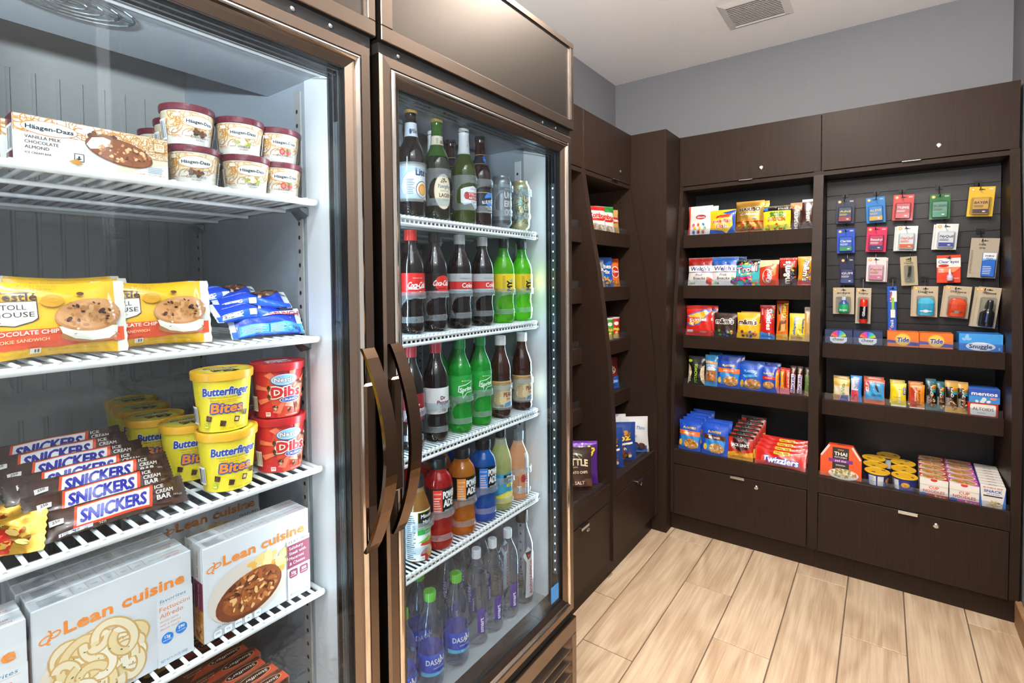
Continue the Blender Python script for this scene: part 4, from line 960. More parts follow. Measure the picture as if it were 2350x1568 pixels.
# shelf 3
def ddp(p, a, b): p.T('Dr', .004, a+.032, .008, '#f8f2f0', .04, w=.011).T('Pepper', .008, a+.021, .0095, '#f8f2f0', .035, sh=.15, w=.034).E(.006, a+.0115, .0085, .0075, '#f2e6e4').E(.006, a+.0115, .0078, .0068, '#8a1a24').T('23', .006, a+.0085, .006, '#f8f2f0', .03)
def dddp(p, a, b): p.T('Dr', .006, a+.033, .008, '#7a1a26', .04, w=.012).T('Pepper', .008, a+.022, .0095, '#7a1a26', .035, sh=.15, w=.034).RR(-.002, a+.0085, .018, a+.0175, .004, '#7a1a26').RR(-.0014, a+.0091, .0174, a+.0169, .0036, '#eef0f2').T('Diet', .008, a+.0108, .0046, '#7a1a26', .03).T('20 FL OZ (1.25 PT)', .006, a+.004, .0026, '#4a2a2e', w=.022)
def dspr(p, a, b): p.P([(-.014, a+.034), (.002, a+.037), (.022, a+.045), (.018, a+.03), (.026, a+.018), (.006, a+.017), (-.004, a+.004), (-.006, a+.017), (-.016, a+.02)], '#e8f6ea').P([(-.012, a+.0325), (.002, a+.0352), (.0205, a+.0425), (.0165, a+.0295), (.0235, a+.0195), (.0055, a+.0185), (-.0035, a+.0075), (-.005, a+.0185), (-.0135, a+.021)], '#169a34').T('Sprite', .004, a+.0215, .0098, '#f6fcf6', .045, sh=.12, w=.03, rot=8).T('LEMON-LIME', .006, a+.0445, .0026, '#d8f0d8', .01, w=.016).E(-.005, a+.0458, .002, .0016, '#e8d02a')
c0 = .365*H
low = lambda bg, d, dz=-.018: ('label', .29, .555, bg, (lambda p: (d(p, .29*H, .555*H), p)[1])(Pr()), 'film')
dp = cola('dark cola bottle with maroon label and red cap, leftmost on the third cooler shelf', low('#8a1a24', ddp), '#b0343a', .762, 94, sh=2)
dd = cola('dark cola bottle with white label, maroon lettering and red cap', low('#e6e8ea', dddp), '#b0343a', .838, 94, sh=2)
sp = cola('green lemon-lime soda bottle, nearer the white-labelled cola', ('label', .36, .62, '#1c9c38', (lambda p: (dspr(p, .36*H, .62*H), p)[1])(Pr()), 'film'), '#1c8a44', .922, 90, '#2ade4c', '#3cc858', mat='pet', sh=2, fill=.74)
againb(sp, 'green lemon-lime soda bottle, nearer the iced tea bottles', (X0, .999, SZ[2]), 92)
def dgp(p, a, b): p.R(-.095, b-.011, .095, b-.002, '#b88a4a').T('REAL BREWED', .012, b-.008, .0028, '#6a4020', .01, w=.018).R(-.095, a, .095, b-.012, '#e2cda4').T('GOLD', .008, b-.027, .0075, '#d8c49a', .03, w=.02).T('PEAK', .008, b-.041, .0115, '#7a2a1c', .04, w=.026).T('TEA', .008, b-.050, .0055, '#7a2a1c', .03).P([(-.004, a+.002), (.02, a+.004), (.02, a+.016), (-.002, a+.012)], '#3a8ac0').lines(-.028, a+.004, -.012, b-.02, 12, '#a8834e').RR(-.014, a+.003, -.007, a+.0095, .001, '#8a6a3e').T('190', -.0105, a+.005, .0028, '#f4e8cc', .02)
Hg = .217
gp = bottle('tea_bottle', 'amber iced tea bottle with tan label, nearer the green sodas', 'bottle', Hg, RC*.99, TEA, '#3a1608', .80, '#4a2612', 'gloss', ('#e8ecee', .52, .885, .03), [('label', .13, .455, '#e2cda4', (lambda p: (dgp(p, .13*Hg, .455*Hg), p)[1])(Pr()), 'film')], (X0, 1.083, SZ[2]), 92)
againb(gp, 'amber iced tea bottle with tan label, at the cooler right side', (X0, 1.184, SZ[2]), 96)
for b, y, lab in ((dp, .762, 'second row dark cola bottle with red cap behind the maroon-labelled one'), (sp, .922, 'second row green soda bottle behind the nearer green one'), (sp, .999, 'second row green soda bottle behind the further green one'), (gp, 1.085, 'second row iced tea bottle with white cap behind the nearer one')): againb(b, lab, (X0-.078, y, SZ[2]))
# shelf 1
Hb = .230
def dmil(p): a = .15*Hb; p.T('Lite', .010, a+.052, .015, '#2a3a6a', .05, sx=.8).E(.014, a+.022, .0165, .0185, '#3a4a6a').E(.014, a+.022, .0148, .0168, '#e9e4d0').E(.014, a+.022, .011, .0125, '#c87a30').E(.014, a+.022, .008, .0095, '#e0a850').lines(-.022, a+.012, -.004, a+.045, 9, '#6a7aa0').R(-.095, a+.001, .095, a+.003, '#c89a4a').R(-.095, .46*Hb, .095, .47*Hb, '#c89a4a')
def dmiln(p): p.T('Miller', .004, .775*Hb, .010, '#3a3020', .02, sh=.3, w=.026).E(-.013, .79*Hb, .005, .006, '#3a4a8a')
bottle('beer_bottle', 'brown beer bottle with silver-white label and gold cap, leftmost on the top cooler shelf', 'bottle', Hb, RC, BEER, '#180d08', None, '#180d08', 'gloss', ('#c8a04a', .47, .965, .05), [('label', .155, .475, '#dfe6ee', (lambda p: (dmil(p), p)[1])(Pr()), 'film'), ('neck_label', .745, .875, '#d8dee6', (lambda p: (dmiln(p), p)[1])(Pr()), 'film')], (X0, .773, SZ[0]), 96)
def dyu(p): z = .27*Hb; p.E(.004, z, .0225, .041, '#7a2420').E(.004, z, .021, .0392, '#f0e6cc').E(.004, z, .018, .035, '#efe3c4').T('Yuengling', .006, z+.008, .009, '#3a5a7a', .02, sh=.3, w=.034).T('TRADITIONAL', .008, z+.0, .003, '#5a2a20', .01, w=.024).T('LAGER', .008, z-.0125, .009, '#5a1a16', .03, w=.028).blobs(.004, z+.024, .008, .005, 10, ['#6a5a3a'], .002, 5).T('Original', .008, z-.02, .0035, '#8a7a50', .0, sh=.3)
def dyun(p): p.R(-.095, .735*Hb, .095, .738*Hb, '#8a2420').R(-.095, .826*Hb, .095, .829*Hb, '#8a2420').T('LAGER', .012, .75*Hb, .008, '#7a1c18', .03, w=.017).lines(-.014, .75*Hb, -.002, .81*Hb, 5, '#6a7a5a')
yu = bottle('beer_bottle', 'dark green beer bottle with oval cream lager label and gold cap', 'bottle', Hb, RC, BEER, '#20240c', .62, '#2f5a14', 'gloss', ('#b8924a', .47, .965, .05), [('label', .1, .44, None, (lambda p: (dyu(p), p)[1])(Pr()), 'film'), ('neck_label', .735, .829, '#eee4cc', (lambda p: (dyun(p), p)[1])(Pr()), 'film')], (X0, .852, SZ[0]), 92)
def dst(p): z = .16*Hb; p.P([(-.022, z+.012), (-.014, z+.006), (.004, z+.010), (.016, z-.004), (.028, z+.004), (.028, z+.046), (.010, z+.052), (-.012, z+.047), (-.022, z+.043)], '#e8eaee').RR(-.006, z+.018, .028, z+.036, .003, '#b8282a').T('STELLA', .010, z+.0285, .0062, '#f8f2f0', .03, w=.026).T('ARTOIS', .010, z+.020, .0062, '#f8f2f0', .03, w=.026).E(-.008, z+.028, .006, .009, '#a82a24').T('Belgium', .012, z+.012, .004, '#4a4a4a', .0, sh=.3).T('ANNO 1366', .010, z+.043, .0024, '#6a4a3a', .0)
def dstn(p): p.E(.006, .84*Hb, .003, .006, '#8a6a5a').E(.006, .84*Hb, .0022, .005, '#e8eaee').T('ARTOIS', .004, .80*Hb, .003, '#b04a44', .01, w=.012).R(-.095, .728*Hb, .095, .731*Hb, '#b8bcc4')
ste = bottle('beer_bottle', 'green beer bottle with white foil neck and red and white label, front row', 'bottle', Hb, RC, BEER, '#3c4a0c', .66, '#3c5212', 'gloss', ('#e2e4e8', .45, .95, 0), [('label', .2, .4, None, (lambda p: (dst(p), p)[1])(Pr()), 'film'), ('neck_foil', .725, .952, '#e2e4e8', (lambda p: (dstn(p), p)[1])(Pr()), 'film')], (X0, .945, SZ[0]), 96)
def dbm(p): z = .12*Hb; p.R(-.095, z+.052, .095, z+.0535, '#d8a860').R(-.095, z+.004, .095, z+.0055, '#d8a860').E(.012, z+.036, .0165, .017, '#3f8ae0').P([(-.012, z+.024), (.030, z+.034), (.030, z+.046), (-.012, z+.036)], '#1a2140').T('BLUE MOON', .008, z+.027, .0078, '#f0ece4', .03, rot=10, w=.036).T('BELGIAN', .008, z+.0155, .0038, '#e8dcc8', .02).T('WHITE', .010, z+.0105, .0038, '#e8dcc8', .02)
def dbmn(p): p.E(.008, .72*Hb, .0085, .010, '#2f7ad8').T('BLUE MOON', .008, .71*Hb, .0028, '#f0ece4', .02, w=.014).R(-.095, .665*Hb, .095, .670*Hb, '#d8a860').R(-.095, .768*Hb, .095, .773*Hb, '#d8a860')
bm = bottle('beer_bottle', 'brown beer bottle with round blue disc label and dark cap', 'bottle', Hb*.975, RC, BEER, '#2a1208', None, '#2a1208', 'gloss', ('#1a1d28', .47, .965, .05), [('label', .13, .40, '#171b2e', (lambda p: (dbm(p), p)[1])(Pr()), 'film'), ('neck_label', .665, .773, '#171b2e', (lambda p: (dbmn(p), p)[1])(Pr()), 'film')], (X0, 1.007, SZ[0]), 96)
Hc = .138
def dcan(c1, c2, top):
    p = Pr(); p.R(-.02, .098, .03, .106, top).T('PINOT NOIR' if top == '#15171a' else 'PINOT GRIGIO', .006, .1, .0038, '#e8ecf0', .01, w=.026)
    for k, t_ in enumerate(('UND', 'ERW', 'OOD')): p.T(t_, .008, .078-.0225*k, .0165, c1, .05, w=.032)
    return p
cn = lambda label, bg, pr, y, rz: bottle('wine_can', label, 'can', Hc, .0265, CAN, bg, None, bg, 'foil', None, [('label', .1, .87, bg, pr, 'foil')], (X0, y, SZ[0]), rz)
cn('slim silver-grey wine can with black and white block lettering', '#8f969c', dcan('#f2f4f6', 0, '#15171a').R(-.085, .012, .085, .02, '#5a6066'), 1.095, 100)
pw = Pr().vines(-.08, .016, .08, .118, 150, '#2f4a52', .0012, .012, 3).vines(-.08, .016, .08, .118, 90, '#5ab8c8', .0018, .012, 6)
for k, t_ in enumerate(('UND', 'ERW', 'OOD')): pw.T(t_, .008, .078-.0225*k, .0165, '#f4f2c8', .05, w=.032)
cn('slim teal and cream patterned wine can with block lettering, at the cooler right side', '#d8d2a2', pw, 1.182, 104)
againb(ste, 'second row beer bottle with white foil neck, between the silver and cream labelled bottles', (X0-.075, .80, SZ[0]), 90)
againb(ste, 'second row beer bottle with white foil neck, behind the third front bottle', (X0-.075, .915, SZ[0]), 96)
againb(bm, 'second row brown beer bottle with blue neck label', (X0-.08, .985, SZ[0]), 110)
# shelf 4
Hp = .204
def pw_label(c1, extra):
    p = Pr(); a, b = .42*Hp, .69*Hp
    p.R(-.027, a+.002, -.006, b-.002, c1); p.T(extra, -.0165, b-.012, .0036, '#f8e8e0', .02, w=.016).lines(-.025, a+.005, -.008, b-.016, 6, '#e8c8b8')
    p.T('POWER', .014, b-.022, .0165, '#f4f4f4', .05, sx=.8, w=.036).T('ADE', .010, b-.041, .0165, '#f4f4f4', .05, w=.026).T('SPORTS DRINK', .012, a+.004, .0032, '#e8e8e8', .02, w=.026)
    return ('label', .415, .695, '#121214', p, 'film')
po = lambda label, liq, l, y, rz: bottle('sports_drink_bottle', label, 'bottle', Hp, .0330, POW, liq, .84, liq, 'pet', ('#1a1a1c', .60, .885, .03), [l], (X0, y, SZ[3]), rz, 'sports drinks')
pr_ = po('red sports drink bottle with black label and black cap', '#f01c1c', pw_label('#d8342a', 'ION4'), .842, 98)
pg_ = po('orange sports drink bottle with black label and black cap', '#ffa21c', pw_label('#e88a2a', 'ION4'), .924, 96)
pb_ = po('blue sports drink bottle with black label and black cap', '#0a84f0', pw_label('#1f78d8', 'ION4'), 1.006, 98)
againb(pr_, 'second row red sports drink bottle', (X0-.08, .842, SZ[3])); againb(pg_, 'second row orange sports drink bottle', (X0-.08, .924, SZ[3])); againb(pb_, 'second row blue sports drink bottle', (X0-.08, 1.006, SZ[3]))
Ha = .183
pa = Pr().R(-.01, .078, .03, .112, '#e8d24a').R(-.0085, .0795, .03, .1105, '#111').T('Minute', .012, .098, .0085, '#f4f4f0', .03, w=.028).T('Maid', .012, .085, .0085, '#f4f4f0', .03, w=.02).R(-.01, .062, .03, .0775, '#38a84a').T('100%', .010, .071, .0045, '#f4f8ec', .02).T('JUICE', .014, .0645, .0045, '#f4f8ec', .02).P([(-.005, .04), (.03, .034), (.03, .05), (.004, .05)], '#d8342a').E(.012, .018, .016, .014, '#c8302a').E(.02, .022, .010, .012, '#e0a840').lines(-.034, .01, -.014, .108, 22, '#4a5058').RR(-.004, .006, .005, .016, .001, '#f4f4f4').T('170', .0005, .009, .0034, '#333', .02).P([(-.01, .046), (.014, .056), (.03, .052), (.012, .044)], '#7ab83a')
bottle('juice_bottle', 'apple juice bottle with white label and dark cap, leftmost on the fourth cooler shelf', 'bottle', Ha, .0295, JUI, '#e0a24a', .82, '#e8c890', 'pet', ('#24262c', .56, .87, .03), [('label', .03, .62, '#eef0ec', pa, 'film')], (X0, .774, SZ[3]), 96)
Hl = .216
pl_ = Pr().R(-.095, .048, .095, .098, '#2f9ac0').R(-.01, .076, .03, .096, '#101214').T('Minute', .012, .0875, .0072, '#f4f4f0', .03, w=.026).T('Maid', .012, .078, .0068, '#f4f4f0', .03, w=.017).R(-.002, .064, .03, .0715, '#f2e04a').T('LEMONADE', .012, .066, .0034, '#1a2a1a', .02, w=.02).P([(-.03, .02), (.03, .02), (.03, .046), (.0, .052), (-.03, .04)], '#e8d23a').E(.004, .038, .012, .01, '#f2e88a')
bottle('juice_bottle', 'pale lemonade bottle with teal and yellow label', 'bottle', Hl, .0295, JUI, '#f2f7b4', .80, '#f4f6e6', 'pet', ('#1c1c20', .46, .885, .03), [('label', .1, .46, '#2f9ac0', pl_, 'film')], (X0, 1.081, SZ[3]), 98)
Hq = .189
pq = Pr().R(.004, .01, .022, .13, '#eef0f0').T('BODYARMOR', .016, .014, .0095, '#c8404a', .04, rot=90, al='l', w=.075).T('PEACH MANGO', .007, .085, .0045, '#3a3a4a', .02, rot=90, al='l', w=.034).bars(-.02, .02, -.008, .04, n=12).E(-.006, .075, .010, .013, '#e8944a').E(-.002, .06, .008, .011, '#b8343a')
bottle('sports_drink_bottle', 'peach coloured sports drink bottle with white strip label and grey cap', 'bottle', Hq, .0285, BOD, '#ffcfa6', .80, '#fbe0c8', 'pet', ('#7a8288', .56, .865, .03), [('label', .04, .66, None, pq, 'film')], (X0, 1.162, SZ[3]), 96)
# case floor: water bottles
ZF = .536
Hd = .214
pdas = Pr().T('DASANI', .006, .062, .0125, '#f2f6fa', .02, w=.046).P([(.010, .058), (.016, .066), (.014, .08), (.018, .078), (.020, .062)], '#f2f6fa').T('PURIFIED WATER', .012, .052, .0034, '#dce8f4', .01, w=.026).T('20 FL OZ (1.25 PT)', .010, .042, .003, '#dce8f4', .01, w=.028).P([(-.03, .037), (.03, .037), (.03, .041), (-.03, .047)], '#58c0e8')
das = bottle('water_bottle', 'blue-labelled water bottle with green cap, right beside the tall clear bottles', 'bottle', Hd, .0305, DAS, '#e6effb', .80, '#f4f8fd', 'clear_pet', ('#58a83a', .47, .905, .05), [('label', .165, .395, '#1d4fc0', pdas, 'film')], (-.826, .893, ZF), 86, 'blue-labelled water bottles')
againb(das, 'water bottle with blue label and green cap, second from the cooler door frame', (-.826, .806, ZF), 86)
againb(das, 'water bottle with blue label and green cap, half hidden by the door frame', (-.826, .722, ZF), 86)
againb(das, 'second row water bottle with green cap, behind the half hidden one', (-.905, .765, ZF), 92)
againb(das, 'second row water bottle with green cap, behind the second blue-labelled one', (-.905, .846, ZF), 92)
Hs = .235
psm = Pr().P([(-.004, .035), (.016, .028), (.016, .098), (-.004, .092)], '#4a2f9a').T('smart', .012, .034, .0105, '#f2f4fa', .045, rot=90, al='l', w=.036).T('water', -.02, .11, .012, '#8a94b8', .03, rot=90, al='l', w=.05).lines(.018, .05, .03, .09, 8, '#8a94b8')
sma = bottle('water_bottle', 'tall clear water bottle with purple label, front one of three', 'bottle', Hs, .0285, SMA, '#f2f6fa', None, '#f2f6fa', 'clear_pet', ('#dfe6ec', .42, .90, .05), [('label', .1, .75, None, psm, 'film')], (-.832, .977, ZF), 78, 'tall clear water bottles')
againb(sma, 'tall clear water bottle with purple label, middle one of three', (-.83, 1.040, ZF), 84)
againb(sma, 'tall clear water bottle with purple label, beside the steel-grey labelled bottle', (-.828, 1.106, ZF), 84)
for k, (x, y) in enumerate(((-.905, .945), (-.905, 1.010), (-.902, 1.076))): againb(sma, 'second row tall clear water bottle, behind the %s purple-labelled one' % ('front', 'middle', 'last')[k], (x, y, ZF), 110)
Hx = .262
pbx = Pr().P([(-.004, .02), (.026, .02), (.03, .14), (.004, .165), (-.010, .14), (.0, .12)], '#cfd4d8').T('BODYARMOR', .020, .03, .010, '#c83a40', .04, rot=90, al='l', w=.095).P([(-.004, .15), (.018, .152), (.012, .132), (.004, .128)], '#1a1c20').P([(.002, .142), (.014, .143), (.008, .132)], '#c83a40').lines(-.03, .05, -.008, .1, 10, '#5a4a42')
bax = bottle('water_bottle', 'large clear water bottle with silver label and dark cap, at the cooler right side', 'bottle', Hx, .0315, BOD, '#f0f2f5', None, '#f0f2f5', 'clear_pet', ('#2a2422', .56, .865, .03), [('label', .05, .68, None, pbx, 'film')], (-.832, 1.180, ZF), 86)
againb(bax, 'second row large clear water bottle, behind the silver-labelled one', (-.91, 1.165, ZF), 100)
# lane dividers with clear front stops
def stop(sh, y, k, r=.0315, sc=1.0, label=''):
    t = thing('bottle_lane', label, 'shelf divider', (X0, y, SZ[sh]), 60, group='clear bottle lanes on the cooler shelves')
    q = Pr().P([(-1.45*r, .091*sc), (1.35*r, .091*sc), (1.45*r, .087*sc), (1.45*r, .077*sc), (.9*r, .077*sc), (.1*r, .077*sc), (-.5*r, .073*sc), (-.85*r, .063*sc), (-1.0*r, .048*sc), (-.85*r, .037*sc), (.55*r, .038*sc), (.7*r, .034*sc), (.7*r, .028*sc), (.55*r, .024*sc), (-1.2*r, .024*sc), (-1.42*r, .03*sc)], '#fff')
    m_ = MB(); put(m_, q, f_cyl(lambda z: r, r), .005); m_.weld(); o = m_.build('front_stop', 'clip', t, 60)
    md = o.modifiers.new('thickness', 'SOLIDIFY'); md.thickness = .0018; md.offset = 1
    o = MB().box(-.004, .004, -.026, .40, -.0009, -.0002).build('lane_rail', 'clip', t); o.rotation_euler = (0, 0, math.radians(30))
    return t
HELD = (('silver-labelled beer', 'oval-labelled beer', 'foil-necked beer', 'blue-disc labelled beer', 'grey wine can', 'teal wine can'), ('red-labelled cola', 'black-labelled cola', 'left silver-labelled cola', 'right silver-labelled cola', 'nearer lime green soda', 'further lime green soda'),
        ('maroon-labelled cola', 'white-labelled cola', 'nearer lemon-lime soda', 'further lemon-lime soda', 'nearer iced tea', 'further iced tea'), ('apple juice', 'red sports drink', 'orange sports drink', 'blue sports drink', 'pale lemonade', 'peach sports drink'))
for sh, ys in enumerate(((.773, .852, .945, 1.007, 1.095, 1.182), (.767, .840, .925, 1.011, 1.102, 1.188), (.762, .838, .922, .999, 1.083, 1.184), (.774, .842, .924, 1.006, 1.081, 1.162))):
    for k, y in enumerate(ys):
        stop(sh, y, k, .0368 if sh == 3 else .032, 1.25 if sh == 0 else 1.0, 'clear plastic lane with curved front stop holding the front %s' % HELD[sh][k])
# ------------------------------------------------------------------ snacks on the back wall cabinets
YT = 3.062+.045          # bags stand just behind the clear riser
def rb(name, label, cat, x, w_, h, z, c, pr, t=.035, y=None, rx=-7, rz=0, **k):
    return bag(name, label, cat, w_, h, t, c, pr, (x, y or YT, z-.0035), rz, rx, mx=.010, nx=10, ny=10, **k)
Z1, Z2, Z3, Z4, Z0 = TIER[0], TIER[1], TIER[2], TIER[3], .4662
def back(o, label, dy, dx=0, dz=0, rx=None): return again(o, label, (o.location.x+dx, o.location.y+dy, o.location.z+dz), rx=rx)
# tier 1
p = Pr().R(-.071, 0, -.058, .18, '#d8402e').E(.008, .108, .032, .017, '#f4e4dc').E(.008, .108, .030, .015, '#a81c24').T('Albanese', .008, .103, .010, '#fbf6f2', .02, sh=.2, w=.046)
for k in range(9): p.E(-.035+.028*(k % 3)+.008*(k//3 % 2), .062-.020*(k//3), .0075, .0095, ('#d8342a', '#f0b030', '#2f7ac8', '#3a9a4a', '#e8742a', '#f2d24a')[(k*4+k//3) % 6])
a = rb('candy_bag', 'white candy bag with red oval logo and gummy bears, first on the top tier', 'candy', -.882, .140, .178, Z1, '#eceae8', p)
back(a, 'white gummy candy bag standing behind the one with the red oval logo', .045, .02, 0)
p = Pr().P([(.02, .0), (.072, .0), (.072, .14), (.0, .125), (.055, .1), (.06, .05)], '#2054c0').P([(-.072, 0), (.03, 0), (.0, .02), (-.072, .03)], '#2054c0').P([(-.04, .092), (.046, .112), (.046, .118), (-.03, .106)], '#d8342a').T('swedish', .0, .066, .022, '#e0362a', .05, w=.105, oc='#fff8e0', ow=.03).T('Fish', .0, .036, .022, '#e0362a', .05, w=.062, oc='#fff8e0', ow=.03).P([(-.035, .1), (-.01, .112), (.03, .106), (.04, .116), (.042, .098), (.0, .095)], '#d8342a')
rb('candy_bag', 'yellow and blue chewy candy bag with red lettering', 'candy', -.754, .142, .143, Z1, '#f4c81e', p, y=YT-.006)
p = Pr().T('HARIBO', 0, .121, .022, '#26190e', .05, w=.110, oc='#f2e8d0', ow=.03).T('Goldbears', .0, .098, .014, '#f6ecc8', .03, w=.098).R(-.074, .058, .074, .064, '#c02a1e').R(-.074, .004, .074, .056, '#b87a2a').blobs(-.015, .03, .05, .022, 40, ['#d8342a', '#e8882a', '#f0c83a', '#7a9a3a', '#c8241e'], .008, 4).R(-.074, .0, .074, .006, '#d02a20').RR(.012, .074, .036, .086, .004, '#f2e8d4')
a = rb('candy_bag', 'gold gummy bear bag with bold black lettering', 'candy', -.610, .147, .181, Z1, '#b98c34', p, mat='foil')
back(a, 'second gold gummy bear bag behind the front gold one', .04, .018, .0)
p = Pr().R(-.071, .112, .071, .14, '#1a1c22').T('SOUR', 0, .082, .022, '#58a82e', .06, w=.068, oc='#14160e', ow=.03).T('PATCH', 0, .056, .020, '#f08a2a', .06, w=.085, oc='#14160e', ow=.03).blobs(0, .022, .06, .018, 26, ['#d8342a', '#f0a82a', '#58b83a', '#f2e04a'], .008, 3).T('$10,000', .03, .118, .010, '#f6f0d0', .03, w=.05).R(-.068, .116, -.045, .132, '#2f7ad0')
rb('candy_bag', 'bright yellow sour candy bag with green and orange lettering', 'candy', -.473, .140, .140, Z1, '#f2de2e', p)
p = Pr().P([(-.029, .12), (.029, .105), (.029, .15), (-.029, .15)], '#b87a3a').blobs(.0, .13, .02, .012, 10, ['#8a5226', '#d8a860'], .006, 3).T("HERSHEY'S", .008, .008, .017, '#e8e4e0', .04, rot=90, al='l', w=.092)
rb('chocolate_bar', 'dark brown chocolate bar with almond picture, left of its twin', 'chocolate', -.381, .056, .150, Z1, '#3a1c14', p, t=.012)
p = Pr().T("HERSHEY'S", .008, .045, .017, '#e8e4e0', .04, rot=90, al='l', w=.092).R(-.03, .148, .03, .163, '#c8ccd0')
rb('chocolate_bar', 'dark brown chocolate bar with silver foil top, beside the middle upright', 'chocolate', -.326, .056, .163, Z1, '#421f16', p, t=.012)
# tier 2
def welch(top, fruit):
    p = Pr().R(-.075, .122, .075, .17, top).P([(-.075, .083), (.075, .083), (.075, .122), (-.075, .118)], '#f6f6f8').R(-.075, .1185, .075, .1205, '#2a3a8a').T("Welch's", 0, .089, .024, '#26347e', .03, sh=.12, w=.118).R(-.075, .079, .075, .081, '#2a3a8a').T('Fruit', -.005, .058, .015, '#2a3a6a', .012, sh=.25).T('Snacks', -.005, .038, .015, '#2a3a6a', .012, sh=.25, w=.072)
    p.blobs(.054, .026, .014, .022, 12, fruit, .010, 4, .8).blobs(-.05, .018, .02, .014, 8, ['#e8efe0', '#b8d0a8'], .01, 2); return p
rb('fruit_snack_bag', 'fruit snack bag with dark red top and blue lettering, first on the second tier', 'snack bag', -.880, .145, .168, Z2, '#f0ecea', welch('#a02420', ['#d8342a', '#e8742a', '#c81e2a']), seed=3)
a = rb('fruit_snack_bag', 'fruit snack bag with blue top and blue lettering', 'snack bag', -.744, .146, .169, Z2, '#f0ecea', welch('#2a62b8', ['#d8342a', '#7ab83a', '#c8303a', '#3a3a8a']), seed=5)
back(a, 'second blue-topped fruit snack bag behind the front one', .04, .035, 0)
p = Pr().P([(-.07, .152), (-.07, .115), (.0, .125), (.07, .118), (.07, .152)], '#16181c').blobs(.0, .128, .055, .012, 16, ['#e83a8a', '#f08a2a', '#58c83a', '#8a4ac8', '#f2e04a'], .007, 5).T('Trolli', 0, .078, .032, '#f6b8c8', .06, sh=.1, w=.112, oc='#1c1420', ow=.04, rot=6).T('SOUR BRITE', .0, .062, .009, '#f2e04a', .03, w=.06, rot=6).T('Llamas', -.012, .036, .022, '#e8348a', .06, w=.086, oc='#1c1420', ow=.03, rot=8).blobs(.02, .02, .045, .018, 14, ['#f0c82a', '#8a4ac8', '#e8882a'], .011, 3)
rb('candy_bag', 'teal and black gummy candy bag with puffy pink lettering', 'candy', -.623, .135, .150, Z2, '#38b8c0', p)
p = Pr().P([(-.05, .1), (.05, .12), (.05, .143), (-.05, .143)], '#f0dcae').P([(.01, .05), (.04, .06), (.045, .12), (.018, .122)], '#b8763a').P([(.018, .052), (.036, .058), (.04, .118), (.024, .12)], '#d69a58').E(-.006, .052, .025, .040, '#f6f0ea').E(-.006, .052, .022, .037, '#d8301e').T('KitKat', .006, .018, .022, '#f8f2ee', .05, rot=78, al='l', sh=.1, w=.068)
rb('candy_bag', 'orange-red wafer bar bag with white oval logo', 'candy', -.512, .102, .144, Z2, '#d8401e', p)
p = Pr().R(-.044, .098, .044, .156, '#c82a22').blobs(.024, .06, .014, .05, 14, ['#d8342a', '#2f6ad0', '#f0b82a', '#3a9a3a'], .006, 5).T("m&m's", .01, .012, .034, '#f4f0ea', .05, rot=90, al='l', w=.122, oc='#2a1410', ow=.03)
rb('candy_bag', 'brown and red chocolate candy bag with vertical white lettering', 'candy', -.417, .086, .154, Z2, '#3a1e16', p)
p = Pr().R(-.038, .0, .038, .03, '#d8342a').blobs(.02, .06, .012, .05, 14, ['#d8342a', '#2f6ad0', '#e8882a', '#6a3a20'], .006, 7).T("m&m's", -.0, .135, .030, '#f4f0ea', .05, rot=-98, al='l', w=.108, oc='#4a2a10', ow=.03)
rb('candy_bag', 'orange-yellow peanut candy bag with vertical lettering, beside the middle upright', 'candy', -.336, .072, .158, Z2, '#e8a42a', p)
# tier 3
p = Pr().P([(-.07, .12), (.04, .16), (.072, .15), (.03, .09), (.0, .06), (-.06, .055), (-.07, .075), (-.02, .08), (.0, .1), (-.06, .105)], '#3a6ad0').P([(-.066, .116), (.04, .150), (.06, .14), (.02, .085), (-.01, .066), (-.05, .062), (-.06, .075), (-.01, .086)], '#f0b82a').R(-.062, .085, .058, .106, '#e0342a').T('Skittles', 0, .085, .020, '#fbf6f2', .05, rot=6, w=.10).R(-.066, .02, -.03, .034, '#f2dcd8').lines(.01, .018, .055, .03, 3, '#f0b0a8')
a = rb('candy_bag', 'big red fruit candy bag with rainbow swirl, first on the third tier', 'candy', -.890, .148, .180, Z3, '#d8281e', p)
back(a, 'second red rainbow candy bag leaning behind the first', .04, .025, 0)
def mm(bg, blob):
    p = Pr().T("m&m's", -.002, .078, .028, '#4a2416' if bg == 'y' else '#3a1c14', .055, w=.098, oc='#fbf8f4', ow=.055).blobs(.0, .024, .05, .016, 12, blob, .007, 6, .85); return p
rb('candy_bag', 'dark brown chocolate candy bag with small m lettering', 'candy', -.739, .125, .140, Z3, '#3c2620', mm('b', ['#d8342a', '#2f6ad0', '#f0b82a', '#3a9a3a']))
a = rb('candy_bag', 'yellow peanut chocolate candy bag with small m lettering', 'candy', -.615, .120, .145, Z3, '#f2b81e', mm('y', ['#d8342a', '#2f6ad0', '#e8882a', '#6a3a20']))
back(a, 'second yellow peanut candy bag behind the front yellow one', .04, .012, .004)
p = Pr().blobs(.03, .14, .012, .03, 12, ['#58b83a', '#f0b82a', '#8a4ac8', '#e8742a'], .006, 3).T('Skittles', -.002, .17, .026, '#fbf6f2', .05, rot=-90, al='l', w=.118).T('SHARE', -.03, .17, .009, '#fbe0dc', .03, rot=-90, al='l').P([(-.04, .0), (.04, .0), (.04, .024), (-.036, .042)], '#2f8ad8').T('SHARE SIZE', .008, .036, .009, '#f4f8fc', .03, rot=-90, al='l', w=.034)
rb('candy_bag', 'tall red share size fruit candy bag with vertical lettering', 'candy', -.518, .077, .190, Z3, '#c8201e', p)
